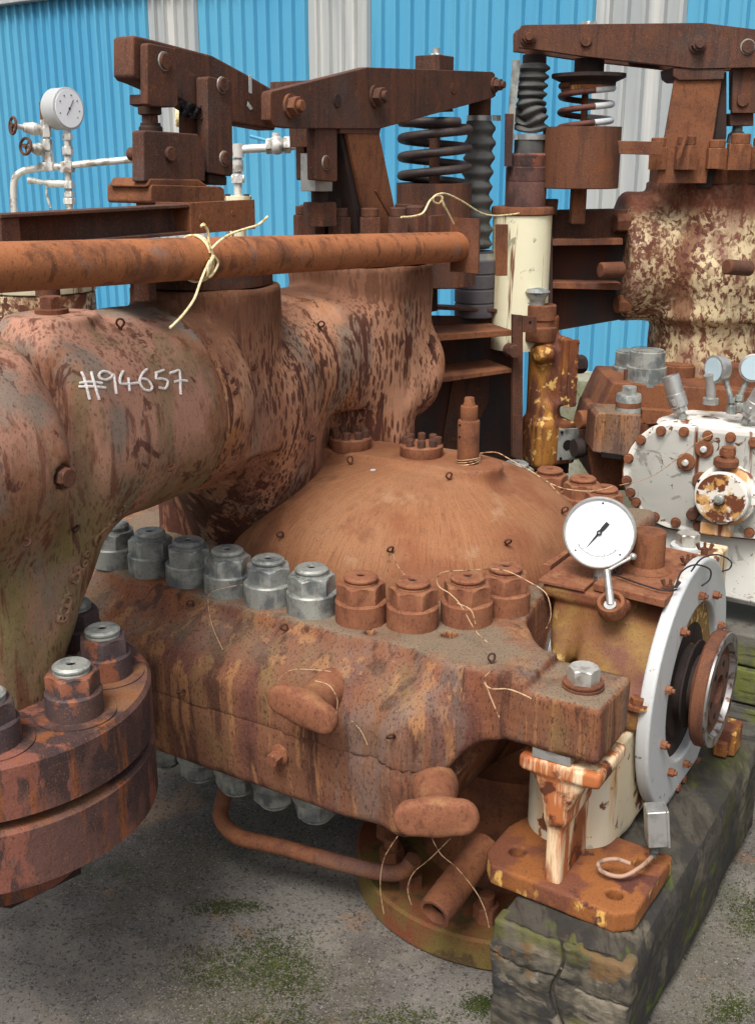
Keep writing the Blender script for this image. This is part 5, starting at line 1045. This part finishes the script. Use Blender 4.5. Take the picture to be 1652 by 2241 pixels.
# white painted half of the wire: a thin paint jacket round the same helix
pts_all = []; turns = 4.2; n = 240
jackets = MB()
seg_ = []
for i in range(n + 1):
    t = i / n; k = min(1, max(0, (t * turns - .5) / (turns - 1))); a = 2.6 + 2 * pi * turns * t
    pnt = (cx2 + 52 * K2 * cos(a), Y2 + 52 * K2 * sin(a), z2(300) + (z2(188) - z2(300)) * k)
    if cos(a) > .08: seg_.append(pnt)
    else:
        if len(seg_) > 4: jackets.tube(seg_, 6.2 * K2 + .0008, 12)
        seg_ = []
if len(seg_) > 4: jackets.tube(seg_, 6.2 * K2 + .0008, 12)
obj('white_paint', jackets, m_disc, sp)
obj('seat_plate', MB().lathe([(50 * K2, z2(200)), (54 * K2, z2(196)), (56 * K2, z2(180)), (72 * K2, z2(172)), (75 * K2, z2(170)), (75 * K2, z2(162)), (30 * K2, z2(160)), (30 * K2, z2(128))], (cx2 + .004, Y2, 0), seg=64), m_black, sp)
obj('bearing_ring', MB().loop([(44 * K2, z2(200)), (54 * K2, z2(200)), (55 * K2, z2(196)), (55 * K2, z2(188)), (44 * K2, z2(188))], (cx2 + .004, Y2, 0), seg=64), m_foot, sp)
obj('guide_rod', MB().cyl((cx2 - .005, Y2, z2(330)), 7 * K2, z2(195) - z2(330), seg=20), m_rust, sp)
h2 = thing('spring_housing', 'smooth rusty drum under the two tone spring with a flat arm to the studs', 'spring housing', R2(1268, 500), 0)
hx = R2(1270, 350).x
obj('drum', MB().loop([(78 * K2, z2(412)), (80 * K2, z2(410)), (80 * K2, z2(278)), (76 * K2, z2(278)), (76 * K2, z2(404)), (8 * K2, z2(404)), (8 * K2, z2(412))], (hx, Y2, 0), seg=72), m_darkrust2, h2)
obj('stem', MB().box((hx - 16 * K2, Y2 - .03, z2(490)), (hx + 14 * K2, Y2 + .03, z2(411))), m_rust, h2, bev=.006)
s2('flat_arm', [(1333, 309), (1428, 311), (1428, 340), (1335, 337)], -.145, -.138, m_rust, h2)
# gaiter column
g2 = bellows('rubber_gaiter', 'ribbed grey rubber gaiter, partly collapsed, on the rusty collar above the cream cylinder', (R2(1162, 220).x, Y2), z2(292), z2(140), 34 * K2, 25 * K2, 8, m_rubber, 0, 5, .9)
gx_ = R2(1160, 300).x
obj('hose_clamp', MB().cyl((gx_, Y2, z2(306)), 33 * K2, .018, seg=48).box((gx_ - .062, Y2 - .05, z2(306)), (gx_ - .05, Y2 - .03, z2(300) + .008)), m_silver, g2)
obj('top_clamp', MB().cyl((gx_ + .004, Y2, z2(141)), 24 * K2, .03, seg=40), m_black, g2)
obj('top_neck', MB().cyl((gx_ + .004, Y2, z2(134)), 20 * K2, .10, seg=40), m_darkrust, g2)
obj('lower_sleeve', MB().cyl((gx_ - .003, Y2, z2(336)), 31 * K2, z2(305) - z2(336), seg=44), m_rubber, g2)
gc2 = thing('cream_cylinder', 'cream painted upright cylinder streaked with rust below the collapsed gaiter', 'cylinder', R2(1145, 684), 0)
gx3 = R2(1144, 450).x
obj('cylinder', MB().cyl((gx3, Y2, z2(760)), 62 * K2, z2(468) - z2(760), seg=64), m_creampipe, gc2)
obj('rim_flange', MB().lathe([(62 * K2, z2(470)), (66 * K2, z2(467)), (66 * K2, z2(456)), (64 * K2, z2(452)), (20 * K2, z2(451))], (gx3, Y2, 0), seg=64), m_rust, gc2)
obj('collar', MB().lathe([(43 * K2, z2(452)), (43 * K2, z2(398)), (42 * K2, z2(396)), (43 * K2, z2(395)), (43 * K2, z2(366)), (40 * K2, z2(364)), (41 * K2, z2(363)), (43 * K2, z2(340)), (38 * K2, z2(335))], (gx3 + .008, Y2, 0), seg=56), m_inlet, gc2)
s2('flat_strap', [(1117, 134), (1135, 134), (1124, 236), (1116, 340), (1116, 362), (1100, 362), (1101, 330)], -.06, -.052, m_galv, gc2, .001)
s2('strap_foot', [(1101, 250), (1120, 250), (1116, 340), (1116, 364), (1099, 364)], -.0605, -.0515, m_inlet, gc2, .001)
# second bracket
f2 = thing('bracket_frame', 'dark rusty channel bracket between the cream cylinder and the flaking cream steam chest', 'bracket frame', R2(1290, 640), 0)
s2('web', [(1212, 462), (1420, 458), (1420, 700), (1380, 706), (1212, 735)], .10, .112, m_plate, f2)
s2('top_web', [(1212, 464), (1395, 460), (1395, 524), (1212, 526)], .075, .0999, m_darkrust, f2)
s2('flange_bar', [(1205, 523), (1360, 521), (1360, 535), (1205, 537)], -.02, .0999, m_rust, f2)
s2('flange_bar', [(1200, 616), (1360, 620), (1360, 634), (1200, 630)], -.02, .0999, m_rust, f2)
s2('upright', [(1190, 500), (1206, 500), (1206, 730), (1190, 730)], -.03, .1, m_black, f2)
s2('top_tab', [(1188, 436), (1222, 436), (1218, 470), (1188, 470)], .0, .05, m_darkrust, f2)
# ---- second steam chest
CX2 = R2(1560, 600, 4.35); cy2 = 4.35
ch2 = thing('steam_chest', 'tall steam chest at the right, cream paint flaking to brown rust', 'steam chest', (CX2.x, cy2, R2(1500, 860).z), 0)
bz = R2(1400, 572).z; bx = R2(1462, 572).x
def f_ch2(x, y, z):
    tur = fcyl(x - CX2.x, y - cy2, z, 160 * K2, z2(700), z2(402), .008)
    low = fcyl(x - CX2.x - .01, y - cy2, z, 138 * K2, z2(900), z2(600), .02)
    bos = fcyl(z - bz, y - cy2, x, 140 * K2, bx - .145, bx + .3, .03)
    blg = fell(x, y, z, (R2(1590, 610).x, cy2 - .10, z2(600)), (.23, .19, .17))
    d = smin(smin(tur, low, .06), bos, .02); d = smin(d, blg, .03)
    return d + .003 * np.sin(x * 31 + y * 17) * np.sin(z * 27 + x * 13)
obj('chest_body', net(f_ch2, (bx - .24, cy2 - .40, z2(900)), (CX2.x + .36, cy2 + .35, z2(395)), .0125), m_cream, ch2)
obj('bonnet_flange', MB().lathe([(150 * K2, z2(404)), (155 * K2, z2(401)), (155 * K2, z2(371)), (100 * K2, z2(369))], (CX2.x, cy2, 0), seg=72), m_rust, ch2)
obj('bonnet_ring', MB().lathe([(115 * K2, z2(371)), (118 * K2, z2(369)), (118 * K2, z2(352)), (80 * K2, z2(351))], (CX2.x + .03, cy2, 0), seg=72), m_rust, ch2)
for (x, y, r, hgt, Y) in ((1437, 371, 19, 62, 4.08), (1497, 371, 22, 65, 4.05), (1564, 369, 20, 56, 4.05), (1614, 372, 23, 70, 4.03), (1660, 369, 20, 60, 4.05), (1530, 369, 18, 50, 4.45), (1600, 369, 18, 55, 4.5)):
    b = R2(x, y, Y); H_ = hgt * K2
    obj('stud_nut', MB().hex(b, r * K2 * 1.85, H_ * .72, cut=.05, ph=x).cyl(b + V(0, 0, H_ * .71), r * K2 * .82, H_ * .29, seg=24, b=.003), m_rust, ch2, bev=.0012)
obj('left_plug', MB().cyl(R2(1362, 590, 4.1), .028, .09, (-1, -.3, 0), 24, b=.004), m_rust, ch2)
obj('side_stud', MB().cyl(R2(1640, 588, 3.98), .026, .11, (-.9, -.45, .1), 24, b=.004), m_darkrust, ch2)
for (x, y) in ((1373, 488), (1375, 665)): obj('side_bolt', MB().hex(R2(x, y, 4.2), .06, .05, (-1, -.2, 0)), m_rust, ch2)
# ---- lower casing of the second turbine
k2 = thing('turbine_casing', 'rusty stepped casing of the second turbine beside the white gear housing', 'turbine casing', R2(1380, 1000, 3.95), 0)
def kk(name, px, Y, d, m, bev=.006): return obj(name, MB().poly([R2(x, y, Y) for x, y in px], (0, d, 0)), m, k2, bev=bev)
kk('paw_block', [(1303, 912), (1312, 903), (1404, 908), (1396, 1004), (1296, 990)], 3.75, .16, m_flange)
kk('casing_flange', [(1342, 838), (1450, 842), (1640, 856), (1700, 860), (1700, 960), (1430, 960), (1400, 930), (1306, 912)], 3.93, .35, m_rust)
kk('casing_side', [(1283, 960), (1300, 900), (1420, 920), (1420, 1075), (1320, 1075), (1292, 1045)], 3.90, .3, m_rust, .012)
kk('dark_slot', [(1316, 990), (1360, 996), (1360, 1006), (1316, 1000)], 3.742, .01, m_hole, .0)
kk('upper_step', [(1560, 800), (1700, 806), (1700, 860), (1560, 856)], 4.0, .1, m_rust)
for (x, y, Y, s, mm) in ((1412, 840, 4.0, 1.08, m_galv), (1376, 838, 4.2, 1.0, m_galv), (1405, 832, 4.35, 1.0, m_galv), (1480, 868, 4.15, 1.0, m_rust)):
    b = R2(x, y, Y); n_o = obj('casing_nut', MB().lathe([(.066 * s, 0), (.066 * s, .064), (.062 * s, .066)], b, seg=40).lathe([(.058 * s, .066), (.058 * s, .118), (.052 * s, .121), (.052 * s, .124), (.030 * s, .124)], b, seg=40), mm, k2)
b = R2(1373, 903, 3.80)
pn = obj('paw_nut', MB().lathe([(.043, 0), (.043, .062), (.040, .066), (.03, .066)], b, seg=40), m_galv, k2); obj('hexagon', MB().hex(b + V(0, 0, .066), .048, .026), m_galv, pn, bev=.001); obj('band', MB().cyl(b + V(0, 0, .022), .0437, .018, seg=40), m_rust, pn)
obj('thin_stud', MB().cyl(R2(1370, 850, 4.0), .013, .07, seg=16, b=.002), m_darkrust, k2)
for (x, y, r) in ((1300, 916, .034), (1290, 978, .036)):
    b = R2(x, y, 3.95); obj('stub', MB().lathe([(r * .75, -.1), (r * .75, .03), (r, .035), (r, .06), (r * .9, .066)], b, (-1, -.35, .0), 28), m_rust if r < .035 else m_black, k2)
obj('step_plate', MB().poly([R2(1404, 895, 3.9), R2(1560, 905, 3.9), R2(1560, 925, 3.9), R2(1404, 930, 3.9)], (0, .2, 0)), m_rust, k2, bev=.004)
# ---- white gear housing with its oval cover
GH = -27.0
gv = P(1500, 1050, v=3.60, rot=0); _t = radians(GH); gvv = -gv.x * sin(_t) + gv.y * cos(_t)
def Hh(x, y, d=0.0): return P(x, y, v=gvv + d, rot=GH)
gh = thing('gear_housing', 'white flaking gear housing with an oval bolted cover and round rusty cap, right edge', 'gear housing', Hh(1500, 1320), GH)
Kg = 3.72 / FPX
oval = [(1441, 930), (1420, 938), (1398, 955), (1380, 978), (1368, 1003), (1362, 1030), (1363, 1055), (1370, 1080), (1384, 1102), (1400, 1122), (1425, 1142), (1460, 1156), (1510, 1165), (1580, 1174), (1660, 1182), (1740, 1190), (1740, 955), (1652, 945), (1540, 934), (1470, 929)]
obj('oval_cover', MB().poly([Hh(x, y) for x, y in oval], (0, .03, 0)), m_whitegear, gh, bev=.005, bseg=3)
cxm, cym = 1560, 1055
obj('housing_body', MB().poly([Hh(cxm + (x - cxm) * .97, cym + (y - cym) * .96) for x, y in oval], (0, .30, 0)), m_whitegear, gh, bev=.01)
obj('joint_line', MB().poly([Hh(cxm + (x - cxm) * 1.008, cym + (y - cym) * 1.012, .031) for x, y in oval], (0, .006, 0)), m_rust, gh)
obj('lower_body', MB().poly([Hh(x, y, .045) for x, y in [(1420, 1130), (1740, 1180), (1740, 1345), (1597, 1312), (1540, 1300), (1500, 1290), (1440, 1250)]], (0, .28, 0)), m_whitegear, gh, bev=.012)
obj('dome_lid', MB().sph(Hh(1540, 930, .14), .16, 24, (1, .8, .16)), m_whitegear, gh)
for (x, y) in ((1446, 943), (1402, 963), (1375, 1003), (1371, 1051), (1379, 1078), (1391, 1099), (1432, 1131), (1478, 1143), (1527, 1150), (1563, 1158), (1639, 1165), (1496, 945), (1548, 953), (1598, 957), (1649, 968)):
    b = Hh(x, y); obj('cover_bolt', MB().cyl(b, .0175, .003, (0, -1, 0), 24).hex(b - V(0, .002, 0), .026, .013, (0, -1, 0), ph=x), m_rust, gh, bev=.001)
for (x, y, tip) in ((1541, 981, m_disc), (1501, 1010, m_whitepipe), (1535, 1051, m_hole)):
    b = Hh(x, y); bs = obj('sight_boss', MB().cyl(b, .030, .012, (0, -1, 0), 28, b=.003), m_rust, gh); obj('boss_pin', MB().cyl(b - V(0, .011, 0), .011, .016, (0, -1, 0), 18, b=.004), tip, bs)
for (x, y) in ((1517, 1122), (1533, 1110)): obj('side_stud', MB().cyl(Hh(x, y), .02, .03, (0, -1, 0), 20, b=.003), m_darkrust, gh)
rc = Hh(1592, 1080)
obj('round_cap', MB().lathe([(.100, -.02), (.100, .035), (.087, .04), (.087, .080), (.083, .085)], rc, (-.1, -1, .05), 64), m_whitegear, gh)
obj('cap_face', MB().cyl(rc + V(-.1, -1, .05).normalized() * .084, .080, .004, (-.1, -1, .05), 56, b=.001), mat('rust_mottled_white_cap', W_(206, 202, 190), [N(11, .47, .5, S(132, 74, 48), w=.6), N(22, .52, .58, S(204, 156, 90, .9), seed=4, a=.8), N(8, .56, .6, W_(214, 210, 200), seed=9)], rough=.6, bump=((40, .2),)), gh)
obj('cap_stud', MB().cyl(rc + V(-.1, -1, .05).normalized() * .088, .016, .022, (-.1, -1, .05), 24, b=.003).cyl(rc + V(-.1, -1, .05).normalized() * .108, .008, .010, (-.1, -1, .05), 16), m_galv, gh)
obj('cap_spout', MB().box(rc + V(-.07, -.06, -.135), rc + V(.03, .0, -.09)), m_whitegear, gh, bev=.008)
obj('valve_stub', MB().cyl(Hh(1596, 1005) - V(0, .04, 0), .022, .05, seg=20).hex(Hh(1596, 990) - V(0, .04, 0), .045, .02).cyl(Hh(1592, 1015) - V(0, .04, 0), .04, .03, seg=24, b=.006), m_rust, gh, bev=.001)
# sensors and gauges on the housing
def sensor(x0, y0, x1, y1, r, label):
    a = P(x0, y0, v=gvv + .10, rot=GH); b = P(x1, y1, v=gvv + .10, rot=GH); d = (b - a).normalized(); L_ = (b - a).length
    t = thing('metal_sensor', label, 'sensor', a, GH)
    obj('nipple', MB().cyl(a, r * .45, L_ * .22, d, 20), m_galv, t)
    obj('lower_barrel', MB().hex(a + d * L_ * .18, r * 1.5, L_ * .14, d, cut=.02).cyl(a + d * L_ * .30, r, L_ * .30, d, 36, b=.002), m_silver, t, bev=.001)
    obj('upper_barrel', MB().loop([(r * .95, L_ * .60), (r * .95, L_), (r * .80, L_), (r * .80, L_ * .62)], a, d, 36), m_silver, t)
    obj('window_frame', MB().obox(a + d * L_ * .42 + V(-r * .2, -r * .9, 0), (r * .7, r * .3, L_ * .14), axm(d)), m_silver, t, bev=.001)
    return t
sensor(1494, 918, 1466, 822, .031, 'tilted cylindrical metal sensor on top of the white gear housing, left one'); sensor(1628, 925, 1672, 850, .031, 'tilted cylindrical metal sensor at the right border above the white gear housing')
def pgauge(x, y, r, d, xs, ys, label):
    c = P(x, y, v=gvv + .12, rot=GH); d = V(*d).normalized(); t = thing('pressure_gauge', label, 'gauge', c, GH)
    obj('case', MB().lathe([(r * .35, -.05), (r * .9, -.035), (r, -.012), (r * 1.03, 0), (r * 1.03, .006), (r * .9, .008)], c, d, 44), m_silver, t)
    obj('glass_face', MB().cyl(c + d * .0085, r * .86, .001, d, 36), mat('grey_blue_glass_face', W_(176, 196, 204), [], rough=.15, bump=()), t)
    obj('stem', MB().tube([c - d * .03, P(xs, ys - 30, v=gvv + .12, rot=GH), P(xs, ys, v=gvv + .12, rot=GH)], .009, 12).hex(P(xs, ys, v=gvv + .12, rot=GH) , .032, .03).hex(P(xs, ys - 24, v=gvv + .12, rot=GH), .026, .018), m_galv, t)
pgauge(1564, 808, .045, (-.75, -1, .0), 1600, 905, 'small silver pressure gauge turned to the left above the white gear housing')
pgauge(1648, 805, .045, (.15, -1, .0), 1616, 900, 'small silver pressure gauge at the right border above the white gear housing')
b = P(1556, 855, v=gvv + .12, rot=GH)
t = thing('pipe_elbow', 'small silver pipe elbow with a dark cap between the sensors', 'pipe fitting', b, GH)
obj('elbow', MB().tube([b + V(-.012, -.01, .055), b + V(-.004, 0, .02), b + V(0, 0, -.03)], .016, 14, smooth=4).cyl(b + V(0, 0, -.045), .026, .02), m_silver, t)

# ================================================================= LEFT: white sampling pipework with gauge, cream tank
YL = 3.6
def L_(x, y, Y=YL): return P(x, y, v=Y, rot=0)
KL = YL / cos(radians(5)) / FPX
sp_ = thing('sampling_pipework', 'silver painted sampling pipework with two handwheel valves, far left behind the channel iron', 'pipework', L_(150, 520), 0)
obj('bent_pipe', MB().tube([L_(x, y) for x, y in ((42, 540), (33, 480), (30, 430), (33, 392), (50, 375), (80, 369), (140, 364), (200, 357), (268, 351), (300, 348))], 7 * KL, 16, smooth=5), m_whitepipe, sp_)
obj('gauge_riser', MB().tube([L_(x, y) for x, y in ((154, 470), (150, 380), (148, 300), (147, 250))], 7 * KL, 16), m_whitepipe, sp_)
for (x, y, r, h) in ((149, 366, 13, 22), (152, 405, 10, 14), (153, 440, 11, 12), (150, 330, 10, 16), (153, 425, 9, 10), (149, 300, 9, 12), (106, 365, 16, 16), (107, 345, 10, 20), (104, 318, 10, 22), (102, 290, 10, 20), (101, 270, 9, 14)):
    obj('pipe_fitting', MB().hex(L_(x, y + h / 2), r * 2 * KL, h * KL, ph=x), m_whitepipe, sp_, bev=.001)
obj('valve_riser', MB().tube([L_(107, 365), L_(103, 300), L_(100, 255)], 6.5 * KL, 14), m_whitepipe, sp_)
obj('rusty_top_nipple', MB().cyl(L_(99, 262), 9 * KL, 34 * KL, seg=20), m_rust, sp_)
for (hx_, hy, bx_, by) in ((29, 275, 95, 285), (57, 320, 98, 330)):
    a = L_(hx_, hy, YL - .06); b = L_(bx_, by); d = (b - a).normalized()
    hw = obj('gate_valve', MB().tube([a, a.lerp(b, .35), a.lerp(b, .36), a.lerp(b, .6), a.lerp(b, .62), b], [5 * KL, 5 * KL, 9 * KL, 12 * KL, 13 * KL, 9 * KL], 14).sph(a.lerp(b, .68), 13 * KL, 14), m_whitepipe, sp_)
    t1 = d.orthogonal().normalized(); t2 = d.cross(t1); R = 16 * KL
    mb = MB().tube([a + (t1 * cos(w) + t2 * sin(w)) * R for w in np.linspace(0, 2 * pi, 21)[:-1]], 3 * KL, 8, closed=True)
    for w in range(3): mb.tube([a, a + (t1 * cos(w * 2.1) + t2 * sin(w * 2.1)) * R], 2 * KL, 6)
    obj('handwheel', mb.cyl(a - d * .006, 5 * KL, .012, d, 14), m_darkrust, hw)
obj('cock_valve', MB().tube([L_(150, 402), L_(120, 402), L_(112, 401), L_(98, 399)], [6 * KL, 8 * KL, 9 * KL, 5 * KL], 14), m_whitepipe, sp_)
obj('cock_lever', MB().tube([L_(103, 400), L_(80, 397), L_(62, 394)], [4 * KL, 6 * KL, 7 * KL], 10), m_whitepipe, sp_)
obj('thin_tube', MB().tube([L_(x, y) for x, y in ((104, 408), (103, 425), (107, 440), (112, 455))], 2.5 * KL, 8, smooth=4), m_whitepipe, sp_)
g0 = L_(147, 238); d = V(.84, -.54, .02).normalized(); t = thing('pressure_gauge', 'white cased pressure gauge on the silver pipework at the upper left', 'gauge', g0, 0); R = 41 * KL
obj('case', MB().lathe([(R * .93, -.052), (R, -.045), (R, .0), (R * 1.02, .002), (R * 1.02, .008), (R * .93, .010)], g0, d, 56), m_disc, t)
f_ = obj('dial_face', MB().cyl(g0 + d * .0103, R * .90, .0012, d, 48), m_dial, t)
zz = V(0, 0, 1); xx_ = zz.cross(d).normalized(); mk = MB()
for a in (35, 75, 115, 150, 200, 240, 320, 350): obj('dial_mark', MB().cyl(g0 + d * .0116 + (xx_ * cos(radians(a)) + zz * sin(radians(a))) * R * .66, .0028, .0005, d, 8), m_galv, f_)
mk = MB().tube([g0 + d * .012 + (xx_ * .3 + zz * .42) * R, g0 + d * .012 - (xx_ * .2 + zz * .3) * R], .0012, 6).cyl(g0 + d * .012, .004, .001, d, 10); obj('pointer', mk, m_ink, f_)
# tank with peeling cream paint
tk = thing('cream_tank', 'cream painted peeling tank with a round lid behind the long pipe at the left', 'tank', L_(80, 800, 3.5), 0)
tx = L_(95, 620, 3.5)
obj('tank_body', MB().lathe([(.155, L_(95, 800, 3.5).z), (.155, L_(95, 640, 3.5).z), (.150, L_(95, 636, 3.5).z)], (tx.x, 3.5, 0), seg=64), m_cream, tk)
obj('tank_rim', MB().lathe([(.158, L_(95, 634, 3.5).z), (.16, L_(95, 632, 3.5).z), (.16, L_(95, 560, 3.5).z), (.155, L_(95, 555, 3.5).z), (.12, L_(95, 535, 3.5).z), (.05, L_(95, 522, 3.5).z)], (tx.x, 3.5, 0), seg=64), m_creampipe, tk)
obj('lid_block', MB().box(L_(110, 548, 3.4) , L_(186, 516, 3.4) + V(0, .1, 0)), m_creampipe, tk, bev=.006)
# middle: white pipe with ball valve seen between the levers
YM = 4.3
def Mm(x, y): return P(x, y, v=YM, rot=0)
KM = YM / FPX
mp_ = thing('ball_valve_pipe', 'silver painted pipe with a lever ball valve seen between the two lever groups', 'pipework', Mm(520, 440), 0)
obj('pipe', MB().tube([Mm(x, y) for x, y in ((521, 440), (521, 400), (521, 345), (524, 330), (540, 326), (600, 323), (660, 318))], 8.5 * KM, 16, smooth=4), m_whitepipe, mp_)
obj('fittings', MB().cyl(Mm(521, 345), 13 * KM, 28 * KM).hex(Mm(521, 400), 24 * KM, 16 * KM).cyl(Mm(521, 375), 12 * KM, 22 * KM).cyl(Mm(508, 390), 8 * KM, 26 * KM, 'u'), m_whitepipe, mp_, bev=.001)
vb = obj('ball_valve', MB().sph(Mm(606, 318), 19 * KM, 18).hex(Mm(622, 317), 30 * KM, 14 * KM, 'u').hex(Mm(583, 320), 28 * KM, 12 * KM, 'u').cyl(Mm(604, 306), 8 * KM, 14 * KM), m_whitepipe, mp_, bev=.001)
obj('valve_lever', MB().tube([Mm(604, 308), Mm(585, 308), Mm(548, 298)], 3.5 * KM, 8), m_bluewall, vb)
obj('pipe_flange', MB().cyl(Mm(521, 438), 29 * KM, 9 * KM, seg=40).cyl(Mm(521, 452), 28 * KM, 11 * KM, seg=40), m_creampipe, mp_)
for x in (500, 541): obj('flange_bolt', MB().hex(Mm(x, 432) - V(0, .02, 0), 11 * KM, 7 * KM), m_black, mp_)
obj('lower_pipe', MB().cyl(Mm(521, 560), 20 * KM, 100 * KM, seg=32), m_creampipe, mp_)
rn = thing('yellow_pipe_ring', 'ribbed cream hose end peeping out behind the left fork block', 'hose', Mm(393, 256), 0)
obj('ribbed_ring', MB().loop([(16 * KM, -.02), (20 * KM, -.015), (20 * KM, .015), (16 * KM, .02)], Mm(396, 256), (-1, -.2, 0), 28), m_cord, rn)
# extra distant strip: rails of the shed behind the levers
